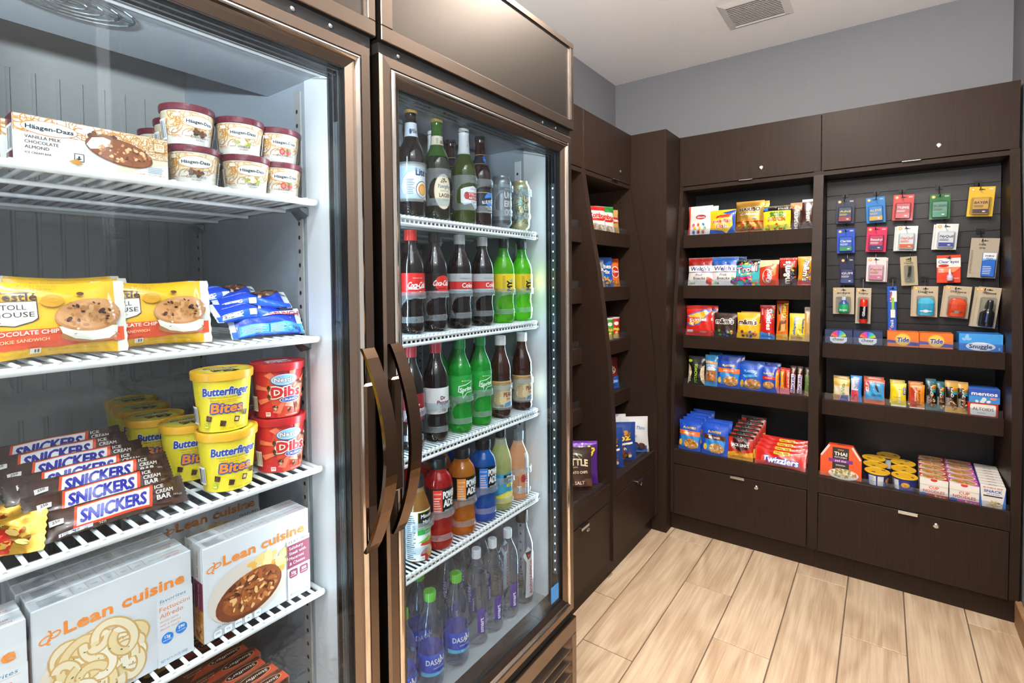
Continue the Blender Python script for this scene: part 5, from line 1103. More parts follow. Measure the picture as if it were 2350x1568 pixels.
p = Pr().R(-.03, .195, .03, .219, '#b83a1e').T("Reese's", .002, .205, .026, '#f6c82a', .05, sh=.1, rot=-90, al='l', w=.082, oc='#4a2410', ow=.03).R(-.02, .14, -.010, .19, '#3a1e12').P([(-.02, .05), (.02, .06), (.022, .11), (-.012, .105)], '#7a4420').P([(-.008, .04), (.016, .05), (.018, .09), (-.004, .085)], '#e0a858').R(-.03, .0, .03, .034, '#e8a020').R(.004, .006, .024, .028, '#f4d25a')
rb('candy_bar', 'tall orange peanut butter candy pack, tallest on the third tier', 'candy', -.444, .058, .217, Z3, '#e8701e', p, t=.022)
p = Pr().T('Butterfinger', -.014, .125, .013, '#2348a8', .05, rot=-92, al='l', w=.095, oc='#f4f0c0', ow=.03).T('Butterfinger', .026, .12, .010, '#2348a8', .04, rot=-92, al='l', w=.08).blobs(.005, .05, .02, .04, 10, ['#d8a81e', '#f6e87a'], .006, 4).P([(-.03, .0), (.03, .0), (.03, .02), (-.03, .03)], '#c89a58')
rb('candy_bar', 'yellow peanut candy bar pack with blue vertical lettering', 'candy', -.373, .075, .150, Z3, '#f0d21e', p, t=.02, rx=-11)
p = Pr().R(-.016, .15, .016, .186, '#d8c8b8').T('TWIX', .006, .145, .020, '#d0281e', .05, rot=-82, al='l', w=.125, oc='#f8f2ea', ow=.03)
rb('candy_bar', 'cream and red caramel cookie bar, half hidden by the middle upright', 'candy', -.322, .034, .184, Z3, '#d8a860', p, t=.02)
# tier 4
p = Pr().E(-.038, .14, .013, .009, '#9ac82a').P([(-.05, .0), (-.034, .03), (-.026, .07), (-.034, .105), (-.05, .125)], '#d8c8a8').blobs(-.040, .06, .006, .05, 18, ['#e8dcc0', '#b8a078', '#cdbb94'], .006, 4).P([(.05, .0), (.034, .02), (.024, .06), (.032, .1), (.05, .12)], '#d8c8a8').blobs(.040, .06, .007, .05, 22, ['#e8dcc0', '#b8a078', '#cdbb94'], .006, 5).T('PISTACHIOS', .006, .010, .017, '#a8d22e', .03, rot=88, al='l', w=.112)
rb('nut_bag', 'black pistachio bag with vertical green lettering', 'nuts', -.902, .100, .170, Z4, '#16181a', p)
p = Pr().T('ALMONDS', 0, .112, .014, '#1a4a9a', .04, w=.066, oc='#f4f8fa').E(0, .1, .03, .012, '#c8dcea').R(-.032, .028, .032, .092, '#a86a3a').blobs(0, .06, .026, .026, 40, ['#c88a52', '#8a5028', '#e0b07a', '#b87440'], .0055, 4).P([(-.038, .135), (.038, .128), (.038, .142), (-.038, .15)], '#d8a878')
a = rb('nut_bag', 'narrow sky blue almond pouch with nuts showing', 'nuts', -.816, .074, .183, Z4, '#3a9ad8', p)
back(a, 'second sky blue almond pouch behind the narrow front one', .04, .012, .01)
def planters(band, title, dn, seed=1):
    p = Pr().T('PLANTERS', 0, .122, .0125, '#e8c84a', .04, w=.07, oc='#1a2a6a', ow=.02).P([(-.062, .088), (.062, .084), (.062, .110), (-.062, .114)], band).T(title, 0, .094, .009, '#f8f0e4', .03, w=.06).P([(-.05, .088), (.06, .084), (.05, .02), (-.045, .02)], '#2f8ad8').E(.012, .04, .042, .028, '#c08a4a').blobs(.012, .04, .038, .024, 46, dn, .0065, seed).E(-.05, .042, .010, .018, '#e8b83a')
    return p
hn = ['#d8a45a', '#b87a34', '#e8c07a', '#a0662a']
a = rb('nut_bag', 'blue peanut pouch with orange band, leftmost of three blue pouches on the fourth tier', 'nuts', -.718, .128, .188, Z4, '#1c4ec0', planters('#e8742a', 'HONEY ROASTED', hn), flat_bottom=True, seed=3)
back(a, 'second blue peanut pouch behind the one with the orange band', .04, .012, .0)
p = Pr().T('PLANTERS', .0, .10, .014, '#8ac8e8', .04, w=.07).E(.01, .035, .045, .03, '#b07a44').blobs(.01, .035, .042, .026, 44, ['#c89a62', '#8a5a30', '#e0bc8a', '#a87440'], .007, 8).E(-.046, .035, .010, .022, '#e8b83a').P([(-.045, .085), (.03, .09), (.04, .08), (-.03, .07)], '#5ab0e0')
a = rb('nut_bag', 'blue mixed nut pouch in the middle of the fourth tier', 'nuts', -.600, .130, .160, Z4, '#1f5ac8', p, flat_bottom=True, seed=6)
back(a, 'second blue mixed nut pouch behind the middle one', .04, .015, 0)
a = rb('nut_bag', 'small blue peanut pouch with red band', 'nuts', -.508, .084, .150, Z4, '#1c4ec0', Pr().T('PLANTERS', 0, .098, .011, '#e8c84a', .04, w=.056).R(-.036, .07, .036, .088, '#d0282a').T('PEANUTS', 0, .075, .007, '#f8f0e4', .02).E(0, .04, .03, .02, '#c08a4a').blobs(0, .04, .026, .018, 26, hn, .005, 4), flat_bottom=True, seed=2)
back(a, 'second small blue peanut pouch behind the one with the red band', .035, .012, .01)
for k, (x, hh) in enumerate(((-.468, .136), (-.441, .144), (-.417, .142))):
    rb('candy_bar', ('left', 'middle', 'right')[k]+' yellow and pink fruit chew stick in its group of three', 'candy', x, .0245, hh, Z4, '#f0a82a' if k < 2 else '#d8342a', Pr().R(-.012, .0, .012, .034, '#f08a98').T('Starburst', .004, hh*.86, .011, '#f8f0d8' if k == 2 else '#d84a1e', .04, rot=-90, al='l', w=.085).R(-.012, hh-.02, .012, hh, '#d0281e'), t=.018, group='fruit chew sticks')
for k, x in enumerate((-.390, -.358)):
    rb('candy_bar', ('left', 'right')[k]+' brown peanut caramel bar standing upright in its pair', 'candy', x, .030, .158, Z4, '#40261c', Pr().P([(-.013, .012), (.010, .008), (.014, .112), (-.009, .116)], '#d8342a').P([(-.0115, .014), (.0095, .010), (.0125, .110), (-.0085, .114)], '#f2f2f4').T('SNICKERS', .006, .016, .013, '#1f2aa0', .05, rot=88, al='l', w=.092, sh=.1).blobs(0, .135, .009, .014, 10, ['#a87848', '#7a4a28'], .004, 3), t=.02, group='brown caramel bars')
rb('candy_bar', 'green and brown nougat bar at the end of the fourth tier, by the middle upright', 'candy', -.322, .030, .155, Z4, '#3a2a1e', Pr().R(-.013, .01, .013, .115, '#6a8a4a').T('MilkyWay', .005, .108, .013, '#f2f2e8', .04, rot=-86, al='l', w=.095).blobs(0, .02, .009, .016, 6, ['#c89a6a'], .006, 2), t=.02)
# base of the left bay
YF = 2.935
a = rb('nut_bag', 'blue honey peanut pouch in front of its row on the lowest tier', 'nuts', -.892, .125, .170, Z0+.003, '#1c4ec0', planters('#e8742a', 'HONEY ROASTED', hn, 5), y=YF+.01, flat_bottom=True, seed=4)
for k in range(4): back(a, ('second', 'third', 'fourth', 'rearmost')[k]+' blue honey peanut pouch in the row going back', .055*(k+1), .004*(k+1), .004*(k+1))
a = rb('nut_bag', 'blue nut and chocolate pouch with brown band on the lowest tier', 'nuts', -.752, .145, .180, Z0+.003, '#1c50c4', planters('#5a3424', 'NUTS & CHOCOLATE', ['#e0c08a', '#c89a5a', '#efd9b0', '#a87a48'], 7), y=YF+.005, flat_bottom=True, seed=7)
back(a, 'second nut and chocolate pouch right behind the brown-banded one', .05, .006, .006)
p = Pr().R(-.066, .034, .066, .118, '#b82a1c').P([(-.038, .126), (.038, .126), (.04, .06), (.0, .048), (-.04, .06)], '#241a18').R(-.066, .0, .066, .034, '#e09a1e').P([(-.066, .034), (-.03, .044), (.03, .040), (.066, .05), (.066, .02), (-.066, .02)], '#e8a824').L([(-.014, .108), (-.006, .099), (.0, .103), (.006, .099), (.014, .108)], .004, '#d8342a').T("JACK LINK'S", 0, .072, .0155, '#f4f2ee', .045, w=.09, oc='#1a1210', ow=.03).T('TERIYAKI', 0, .034, .009, '#3a2410', .015, w=.058).R(-.066, .118, .066, .132, '#1c1614').T('10g PROTEIN', .03, .121, .006, '#d8342a', .02, w=.04)
a = rb('jerky_bag', 'black, red and yellow teriyaki beef jerky bag at the front of its row', 'jerky', -.620, .132, .132, Z0+.003, '#241a18', p, t=.02, y=YF+.005, rx=-10)
for k in range(5): back(a, ('second', 'third', 'fourth', 'fifth', 'rearmost')[k]+' teriyaki jerky bag in the row going back', .03*(k+1)+.03*(k == 4), .006*(k+1), .0135*(k+1), -14)
p = Pr().T('Twizzlers', .0, .016, .034, '#f2f4f8', .05, sh=.1, w=.165, oc='#2f4ab8', ow=.05).RR(-.03, .064, .045, .083, .003, '#f0c02a').T('KING SIZE', .008, .069, .009, '#4a2410', .03, w=.06).blobs(-.08, .03, .02, .02, 6, ['#e8503a'], .008, 3)
tw = bag('candy_bag', 'wide red licorice bag with white lettering, front of the pile', 'candy', .235, .092, .03, '#cc241c', p, (-.425, YF-.012, Z0+.004), 0, -24, mx=.012, side_seal=True, nx=10, ny=16, seed=3, seal=.01)
for k in range(3): back(tw, ('second', 'third', 'rearmost')[k]+' wide red licorice bag in the pile', .044*(k+1), .004*k, .010*(k+1), -24)

# ------------------------------------------------------------------ hanging cards on the slat wall
YP = 3.062+.135
def peg(nm, label, cat, x, ztop, w_, h, c, pr, blister=None, extra=None, ry=0, copies=0, hookh=.012, y=YP):
    t = thing(nm, label, cat, (x, y, ztop-h), 0, 4, ry)
    cd = MB(); cd.cbox(-w_/2, w_/2, -.0006, .0006, 0, h, .0004, c); cd.build('backing_card', 'paper', t)
    q = MB(); put(q, pr, f_front(-.0006), step=.00012)
    hl = Pr().RR(-.011, h-.0145, .011, h-.0115, .001, '#0c0c0d').E(0, h-.012, .0035, .0035, '#0c0c0d'); put(q, hl, f_front(-.0014)); q.build('printed_artwork', 'paper', t)
    if blister:
        bx0, bz0, bx1, bz1, bd = blister
        MB().cbox(bx0, bx1, -.0006-bd, -.0006, bz0, bz1, min(.006, bd*.7)).build('clear_blister', 'acrylic', t)
    if extra: extra(t, h)
    z = ztop-hookh
    zc = 1.962-.0745*math.ceil((1.962-z-.02)/.0745-.5)
    hk = MB(); hk.box(x-.014, x+.014, 3.230-3.062, 3.2365-3.062, zc-.012, zc+.012); hk.tube([(x, .172, zc), (x, .155, zc), (x, y-3.06, z), (x, y-3.097, z-.001), (x, y-3.104, z+.006)], .0019, 6)
    hk.build('peg_hook', 'hook_black', cabB)
    return t
def box_blister(c1, c2=None, w_=.058, z0=.012, z1=.082, d=.012, pr=None):
    def f(t, h):
        b = MB(); b.cbox(-w_/2, w_/2, -.0008-d, -.0008, z0, z1, .002, c1)
        if pr: put(b, pr, f_front(-.0008-d), step=.00012)
        b.build('medicine_packet', 'film', t)
    return f
sun = lambda p, x, y: p.E(x, y, .0075, .0075, '#e8a03a').E(x, y, .0042, .0042, '#f2d8a8')
def med(nm, label, x, z, w_, h, c, name, nc, band, bc, ry=0):
    p = sun(Pr(), -w_/2+.014, h-.013).lines(w_/2-.022, h-.014, w_/2-.006, h-.006, 2, '#e8e4e0')
    q = Pr().R(-.027, .014, .027, .034, band).T(name, 0, .058, .0115, nc, .04, w=.047, sh=.1).lines(-.024, .042, .016, .053, 3, nc).E(.012, .023, .006, .003, '#f4f0ec')
    return peg(nm, label, 'medicine', x, z, w_, h, c, p, (-w_/2+.008, .006, w_/2-.008, .088, .016), box_blister(bc, None, .056, .010, .084, .012, q), ry)
P_ = 'hanging medicine card '
med('medicine_card', P_+'in navy and red with gold lettering, top row far left', -.167, 1.861, .080, .126, '#2a3448', 'Advil', '#f0c84a', '#b0342a', '#3a4a68', 2)
med('medicine_card', P_+'in bright blue with a yellow lower band, top row', -.033, 1.859, .080, .130, '#1f78c0', 'ALEVE', '#f0c84a', '#e8b02a', '#2a86d0', -2)
med('medicine_card', P_+'in coral red with white lettering, top row centre', .072, 1.859, .082, .126, '#c8484a', 'TYLENOL', '#f8f0ee', '#e0605a', '#cc4c4c', 3)
med('medicine_card', P_+'in green with a white band, top row', .214, 1.848, .077, .120, '#1a6a34', 'EXCEDRIN', '#16301e', '#2a8a5a', '#5a9a7a', 1)
med('medicine_card', P_+'in yellow and black with a brown band, top row beside the wall', .356, 1.866, .090, .136, '#e0b41e', 'BAYER', '#2a2018', '#4a2420', '#e0a83a', 4)
med('medicine_card', P_+'in royal blue with a green lower edge, second row far left', -.161, 1.707, .078, .127, '#2450c0', 'Claritin', '#f4f8fc', '#3aa05a', '#2a62d0', 0)
med('medicine_card', P_+'in hot pink with a navy lower half, second row', -.034, 1.708, .084, .127, '#d8245a', 'Benadryl', '#f8f0f2', '#2a2f6a', '#d0305e', 3)
a = med('medicine_card', P_+'in white with an orange packet, second row centre', .088, 1.704, .083, .122, '#dfe4e6', 'DayQuil', '#e8642a', '#e8642a', '#eef0f2', 3)
again(a, 'second white card with an orange packet, behind the first on its hook', (.080, YP+.022, 1.704-.123))
a = med('medicine_card', P_+'in white with a dark blue packet, second row', .236, 1.704, .082, .122, '#dfe4e6', 'NyQuil', '#1f2f6a', '#2a3f9a', '#eef0f2', 4)
again(a, 'second white card with a dark blue packet, behind the first on its hook', (.228, YP+.022, 1.704-.123))
med('medicine_card', P_+'in navy with silver frame, third row far left', -.154, 1.555, .063, .143, '#1c2248', 'GUM', '#f2e8ea', '#3a4a8a', '#2a3468', 0)
a = med('medicine_card', P_+'in pale pink with a yellow logo, third row', -.032, 1.554, .082, .124, '#e8dcdc', 'Pepto', '#b88a1e', '#e07a98', '#f0b4c4', 2)
again(a, 'second pale pink card, behind the first on its hook', (-.026, YP+.02, 1.554-.126))
def nail(t, h):
    b = MB(); b.tube([(.004, -.006, .095), (.002, -.007, .07), (-.002, -.006, .045)], .006, 8, '#16181a'); b.tube([(-.004+.009*math.cos(a*.7), -.004, .028+.009*math.sin(a*.7)) for a in range(10)], .0012, 5, '#8a8a88'); b.build('nail_clipper', 'gloss', t, 40)
peg('clipper_card', 'hanging kraft card with black nail clippers, third row', 'toiletries', .106, 1.553, .066, .143, '#b8aa8a', Pr().T('Nail', 0, .118, .008, '#2a241c', .02).T('Clippers', 0, .108, .008, '#2a241c', .02), (-.02, .012, .02, .104, .014), nail, -3)
def drops(t, h):
    b = MB().lathe([(.010, 0, '#e8e0ea'), (.012, .004, '#d8c8e0'), (.012, .022, '#c8b8dc'), (.005, .032, '#e8e4ee'), (.0045, .046, '#f0ecf2'), (.002, .056, '#f0ecf2')], 18).build('dropper_bottle', 'plastic', t, 40); b.location = (.004, -.014, .012)
peg('eye_drop_card', 'hanging orange and white eye drop card with a small dropper bottle, third row', 'medicine', .252, 1.555, .087, .132, '#e0421e', Pr().R(-.0435, .075, .0435, .118, '#f6f2ee').T('Clear eyes', 0, .094, .014, '#1f3f9a', .03, w=.074).P([(-.01, .112), (.004, .118), (.016, .112), (.004, .114)], '#1f3f9a').E(-.018, .082, .02, .007, '#c8281e').P([(-.0435, .075), (.0435, .075), (.02, .05), (-.02, .05)], '#f0906a').lines(-.038, .05, -.012, .07, 4, '#f6f2ee').lines(.016, .018, .038, .026, 2, '#f2c0a8'), None, drops, -1)
def tall_pack(t, h):
    b = MB().cbox(-.004, .044, -.012, -.001, .006, .118, .003, '#2a6ad0'); q = Pr().R(-.003, .09, .043, .117, '#eef2f6').T('neu', .02, .1, .009, '#2a3a8a', .04, w=.028).T('tro', .02, .088, .009, '#2a3a8a', .04, w=.022).P([(-.003, .08), (.02, .088), (.043, .084), (.043, .09), (-.003, .09)], '#7ac0ea').lines(.0, .02, .03, .06, 5, '#bcd8f4'); put(b, q, f_front(-.012)); b.build('lotion_packet', 'film', t)
peg('sunscreen_card', 'large hanging beige card with a blue and white lotion packet, beside the right wall', 'toiletries', .366, 1.629, .098, .184, '#b0a694', Pr().R(-.0485, .0006, .0485, .1834, '#b0a694').T('neu', -.008, .15, .012, '#3a3a3a', .04).T('tro', -.008, .134, .012, '#3a3a3a', .04).lines(-.044, .02, -.036, .13, 22, '#6a655c'), None, tall_pack, 4)
def kraft(label, x, z, w_, h, title, extra, ry=0, cat='toiletries', nm='toiletry_card'):
    return peg(nm, label, cat, x, z, w_, h, '#c2b49a', sun(Pr(), -w_/2+.011, h-.011).T(title, 0, h-.032, .010, '#26211a', .03, w=min(.06, w_*.6)), (-w_*.36, .01, w_*.36, h-.045, .024), extra, ry)
def mouth(t, h):
    b = MB().lathe([(.022, 0, '#1f8a5a'), (.025, .004, '#27a066'), (.022, .045, '#1f4aa8'), (.016, .056, '#1f4aa8'), (.009, .062, '#1f4aa8'), (.0095, .066, '#dfe8f2'), (.0095, .084, '#dfe8f2')], 20).build('mouthwash_bottle', 'gloss', t, 40); b.scale = (1, .55, 1); b.location = (.002, -.016, .010)
    q = MB(); put(q, Pr().T('Scope', 0, .022, .009, '#f0f4f0', .04, w=.032), f_front(-.0305)); q.build('bottle_print', 'film', t)
kraft('kraft card with a small green mouthwash bottle, lowest hanging row far left', -.168, 1.400, .094, .140, 'scope', mouth)
def foam(t, h):
    b = MB().lathe([(.0175, 0, '#c8281e'), (.0175, .02, '#c8281e'), (.0175, .0201, '#16181e'), (.0175, .085, '#16181e'), (.0175, .0851, '#d8301e'), (.017, .118, '#d8301e'), (.014, .122, '#d8301e'), (.012, .123, '#d8301e')], 20).build('shaving_foam_can', 'gloss', t, 40); b.location = (.002, -.0185, .008)
    q = MB(); put(q, Pr().T('Gillette', .006, .035, .011, '#f0f2f4', .04, rot=88, al='l', w=.05), f_cyl(lambda z: .0178, .0176)); o = q.build('can_print', 'film', t); o.location = (.002, -.0185, .008)
kraft('kraft card with a red and black shaving foam can, lowest hanging row', -.084, 1.398, .065, .185, 'Foamy', foam, 1)
def brush(t, h):
    b = MB(); put(b, Pr().R(-.019, .15, .019, .205, '#e8e8ea').blobs(-.004, .18, .014, .024, 14, ['#2f6ad0', '#d8342a', '#f2f4f8'], .006, 3).R(-.019, .15, -.008, .205, '#1c50b8').R(-.002, .1, .008, .17, '#8ac83a').R(-.006, .07, .012, .11, '#f0f2ea').T('Oral-B', .005, .02, .012, '#f2f6fa', .04, rot=90, al='l', w=.038).E(-.008, .012, .005, .005, '#e05a3a'), f_front(-.008)); b.build('brush_print', 'film', t)
    MB().cbox(-.0185, .0185, -.0075, -.0007, .004, .21, .003, '#1c58c0').build('toothbrush_pack', 'film', t)
peg('toothbrush_pack', 'tall narrow blue toothbrush pack hanging in the lowest row', 'toothbrush', .039, 1.407, .038, .227, '#1c58c0', Pr().R(-.0185, .001, .0185, .226, '#1c58c0'), None, brush, -1)
def stick(c, c2):
    def f(t, h):
        b = MB(); b.lathe([(.030, 0, c), (.032, .006, c), (.032, .058, c2), (.031, .07, c2), (.024, .083, c2), (.010, .087, c2)], 24, sq=4)
        o = b.build('deodorant_stick', 'gloss', t, 40); o.scale = (1, .4, 1); o.location = (.002, -.015, .010)
        q = MB(); put(q, Pr().R(-.02, .030, .024, .034, '#e8eef2' if c[1] == '2' else '#6a3a2a').E(.002, .032, .010, .007, '#dfe6ea' if c[1] == '2' else '#8a8078'), f_front(-.0295)); q.build('stick_print', 'film', t)
    return f
a = kraft('kraft card with a turquoise deodorant stick, lowest hanging row', .165, 1.407, .094, .150, 'Degree', stick('#2a9cc8', '#4ab8dc'), 1)
again(a, 'second deodorant card on the same hook, behind the turquoise one', (.158, YP+.03, 1.407-.152))
a = kraft('kraft card with an orange-red deodorant stick, lowest hanging row', .276, 1.408, .094, .152, 'Old Spice', stick('#c8401e', '#d8502a'), 5)
again(a, 'second deodorant card on the same hook, behind the orange-red one', (.270, YP+.03, 1.408-.154))
def spray(t, h):
    b = MB().lathe([(.020, 0, '#1a1c20'), (.021, .004, '#1a1c20'), (.021, .062, '#1c1f26'), (.012, .076, '#22262e'), (.010, .08, '#2a2c30'), (.012, .084, '#2a2c30'), (.011, .118, '#3a3c40'), (.008, .122, '#3a3c40')], 20).build('spray_bottle', 'gloss', t, 40); b.location = (.006, -.0215, .010); b.scale = (1, .8, 1)
    MB().box(-.002, .002, -.0395, -.039, .03, .07, '#3a6ac0').build('bottle_print', 'film', t)
a = kraft('kraft card with a black spray bottle, lowest hanging row beside the right wall', .378, 1.403, .078, .188, 'TRESemmé', spray, 6)
again(a, 'second black spray bottle card, behind the front one on its hook', (.368, YP+.03, 1.403-.19))

# shelf under the slat wall
def cb(nm, label, cat, x, w_, h, d, z, c, pr, y=None, rz=0, top=None, group=None): return carton(nm, label, cat, w_, h, d, [c], pr, top, None, None, (x, (y or 3.09)+d/2, z-.0035), rz, group=group)
p = Pr()
for k, c in enumerate(('#e8742a', '#e83a5a', '#b83aa8', '#5a4ac8', '#2a9ad8', '#3ac08a', '#b8c83a')):
    a0 = math.radians(170-k*23); a1 = math.radians(170-(k+1)*23); p.P([(0, .034), (.034*math.cos(a0), .034+.034*math.sin(a0)), (.034*math.cos(a1), .034+.034*math.sin(a1))], c)
p.P([(-.037, .034), (.037, .034), (.036, .014), (.02, .002), (-.02, .002), (-.036, .014)], '#f2f4f4').T('cheer', 0, .016, .017, '#26304a', .02, w=.05)
a = cb('detergent_box', 'navy laundry detergent box with rainbow drop, next to the middle upright', 'detergent', -.183, .121, .070, .10, Z3, '#26345e', p)
again(a, 'navy laundry detergent box with rainbow drop, second from the middle upright', (-.060, a.location.y, Z3-.0035))
p = Pr().P([(-.062, .020), (-.02, .020), (.02, .010), (.062, .010), (.062, .024), (-.062, .034)], '#2f3aa8').E(.0, .037, .030, .030, '#f4b02a').E(.0, .037, .026, .026, '#f6c84a').T('Tide', .0, .026, .022, '#2430a0', .05, sh=.15, w=.046, rot=4, oc='#f8f0d8', ow=.02)
a = cb('detergent_box', 'orange laundry detergent box with yellow disc, nearer the navy boxes', 'detergent', .079, .122, .073, .10, Z3, '#ee7420', p)
again(a, 'orange laundry detergent box with yellow disc, nearer the light blue box', (.203, a.location.y, Z3-.0035))
p = Pr().R(-.074, .034, .074, .079, '#3a9ae8').E(.0, .022, .05, .019, '#f4f8fa').T('Snuggle', .0, .014, .019, '#223a8a', .04, w=.076).blobs(-.045, .06, .02, .01, 6, ['#8ac8f2'], .008, 3).T('2', .062, .01, .010, '#f4f8fa', .03)
cb('fabric_softener_box', 'light blue fabric softener box with white cloud, beside the right wall', 'fabric softener', .357, .147, .079, .11, Z3, '#1f7ed8', p)
# next shelf: bars
YT2 = YT
def bar(label, x, w_, h, c, pr, n=1, behind=None, **k):
    a = rb('snack_bar', label, 'snack bar', x, w_, h, Z4, c, pr, t=.018, **k)
    if behind: back(a, behind, .04, -.004, .008)
    return a
bar('gold biscuit pack with green vertical lettering, first on the bar shelf', -.168, .070, .112, '#d8b04a', Pr().R(-.034, .0, .034, .075, '#e4d8b8').T('belVita', .014, .018, .016, '#4a7a2a', .02, rot=90, al='l', w=.07).P([(-.01, .0), (.03, .0), (.03, .03), (.0, .028)], '#3a4aa8').P([(-.034, .0), (-.01, .0), (-.004, .026), (-.034, .03)], '#b88a5a'), behind='second gold biscuit pack behind the first')
bar('blue and red fruit grain bar standing beside the gold biscuits', -.106, .048, .134, '#2f86d8', Pr().R(-.022, .06, .01, .118, '#e8eef4').T('NUTRI', -.008, .112, .009, '#1f3f9a', .04, rot=-90, al='l', w=.045).T('GRAIN', .002, .112, .009, '#1f3f9a', .04, rot=-90, al='l', w=.045).R(-.022, .0, .01, .058, '#d8424a').blobs(-.006, .03, .012, .02, 8, ['#e8707a', '#a81e2a'], .006, 3))
bar('red and blue energy bar with a climber silhouette', -.030, .084, .122, '#d8562a', Pr().R(-.040, .02, .040, .108, '#3a9ad0').R(-.040, .06, -.022, .110, '#c8301e').T('CLIF', -.025, .064, .013, '#f4f0ea', .04, rot=90, al='l', w=.04).P([(.0, .095), (.008, .1), (.012, .085), (.02, .06), (.012, .062), (.004, .078)], '#2a1a1a').E(.004, .104, .004, .004, '#2a1a1a').lines(-.015, .04, .03, .052, 2, '#1f5a8a'), behind='second red and blue energy bar behind the climber one')
bar('bright yellow nutrition bar', .066, .060, .116, '#e8d020', Pr().T('LEMON', -.002, .09, .012, '#f8f8e8', .04, rot=-90, al='l', w=.07).R(.018, .06, .028, .095, '#2f4aa8').T('LUNA', .0205, .092, .007, '#f4f4f8', .03, rot=-90, al='l', w=.028).R(-.028, .0, .028, .008, '#f4f4ea').R(-.022, .045, .014, .047, '#b8a010'), behind='second bright yellow nutrition bar behind the first')
bar('orange and red crunchy granola bar', .137, .057, .116, '#e88a1e', Pr().R(-.027, .0, .0, .1, '#b83a1e').T('Nature', .012, .02, .012, '#8a4a10', .04, rot=90, al='l', w=.07).T('Peanut', -.010, .085, .009, '#f4e8d8', .03, rot=-90, al='l', w=.05).R(-.028, .0, .028, .006, '#f0ece4'), behind='second orange granola bar behind the first')
for k, (x, w_, h, c) in enumerate(((.188, .039, .149, '#1d6070'), (.223, .031, .140, '#1d6070'), (.262, .046, .148, '#d0a04a'), (.302, .039, .146, '#d0a04a'))):
    q = Pr().R(-w_/2, .028, w_/2, h-.030, '#1a1614').T('KIND', -.002, h-.036, .012, '#f4f4f0', .04, rot=-90, al='l', w=.04)
    for j, cc in enumerate(('#d8a82a', '#d8642a', '#58a83a', '#2a9ad0')): q.R(.004, h-.036-.009*j, w_/2, h-.028-.009*j, cc)
    q.blobs(.006, .045, w_*.28, .03, 22, ['#a8744a', '#d8b48a', '#6a4028'], .005, k).lines(-w_/2+.003, .03, -.004, .07, 8, '#c8c4bc')
    bar(('leftmost teal', 'second teal', 'third, gold', 'rightmost gold')[k]+' topped nut bar among the four rainbow-striped ones', x, w_, h, c, q, group='rainbow striped nut bars')
p = Pr().R(-.051, .03, .051, .062, '#2a52b8').T('mentos', 0, .034, .017, '#f6f8fa', .05, w=.086).P([(-.051, .0), (.051, .0), (.051, .03), (-.051, .03)], '#3a92d8').blobs(0, .012, .04, .008, 9, ['#f2f6fa', '#dfeaf4'], .007, 3, .8).E(.03, .022, .012, .006, '#d88a9a')
al = Pr().R(-.05, .0, .05, .006, '#b8281e').RR(-.043, .006, .043, .056, .006, '#f2f0ea').T('ALTOIDS', 0, .028, .014, '#3a2a22', .015, w=.070).lines(-.02, .016, .02, .02, 1, '#4a8a5a')
cb('mint_tin', 'red and white peppermint tin pack under the blue mint box', 'mints', .369, .102, .062, .09, Z4, '#c8301e', al)
cb('mint_box', 'blue roll mint box stacked on the red and white tin pack', 'mints', .373, .104, .066, .09, Z4+.0625, '#2f6ac8', p)
# base of the right bay
t = thing('noodle_meal_box', 'orange octagonal noodle meal box with black panel', 'noodle meal', (-.160, 2.955, Z0+.003), 0, -6)
oc = [(-.085, .0), (.085, .0), (.085, .10), (.05, .158), (-.05, .158), (-.085, .10)]
MB().prism(oc, 1, -.022, .022, '#e8521e').build('carton', 'paper', t)
q = MB(); put(q, Pr().P([(-.08, .004), (.08, .004), (.08, .1), (.045, .146), (-.045, .146), (-.08, .1)], '#e8561e').P([(-.085, .1), (-.05, .158), (-.044, .15), (-.078, .096)], '#d8d4cc').P([(.085, .1), (.05, .158), (.044, .15), (.078, .096)], '#d8d4cc').R(-.034, .03, .034, .146, '#2a2420').T('THAI', 0, .108, .017, '#f4f2ee', .04, w=.052).T('KITCHEN', 0, .096, .007, '#f4f2ee', .02, w=.048).T('SIMPLE', 0, .132, .006, '#e8a02a', .02).R(-.05, .074, .05, .09, '#7a2a8a').T('pad thai', 0, .078, .0095, '#f2e4f4', .02, w=.045).lines(-.02, .058, .02, .066, 2, '#d8d4cc').E(.012, .02, .062, .026, '#e8ded0').blobs(.012, .024, .052, .02, 60, ['#d8b078', '#e8cc9a', '#b8844a', '#7a9a4a'], .006, 5), f_front(-.022)); q.build('printed_artwork', 'paper', t)
q = MB(); put(q, Pr().R(-.05, -.022, .05, .022, '#e8461e').E(0, -.004, .018, .008, '#2a3a6a'), f_top(.158)); q.build('top_print', 'paper', t)
pm_ = Pr().R(-.03, .004, .03, .05, '#f0f2f4').lines(-.028, .008, -.004, .046, 9, '#6a7a9a').R(.0, .004, .006, .05, '#26348e').R(.03, .0, .12, .054, '#26348e').E(.055, .03, .016, .012, '#e8a83a').blobs(.055, .03, .012, .009, 10, ['#f2c85a', '#d8882a'], .004, 3)
lm = Pr().RR(.014, .018, .030, .028, .003, '#1a1a1c').RR(-.020, -.030, -.004, -.020, .003, '#1a1a1c').T('3.5', .022, .0205, .004, '#e8c84a', .02).T('3.5', -.012, -.0275, .004, '#e8c84a', .02)
mc = None
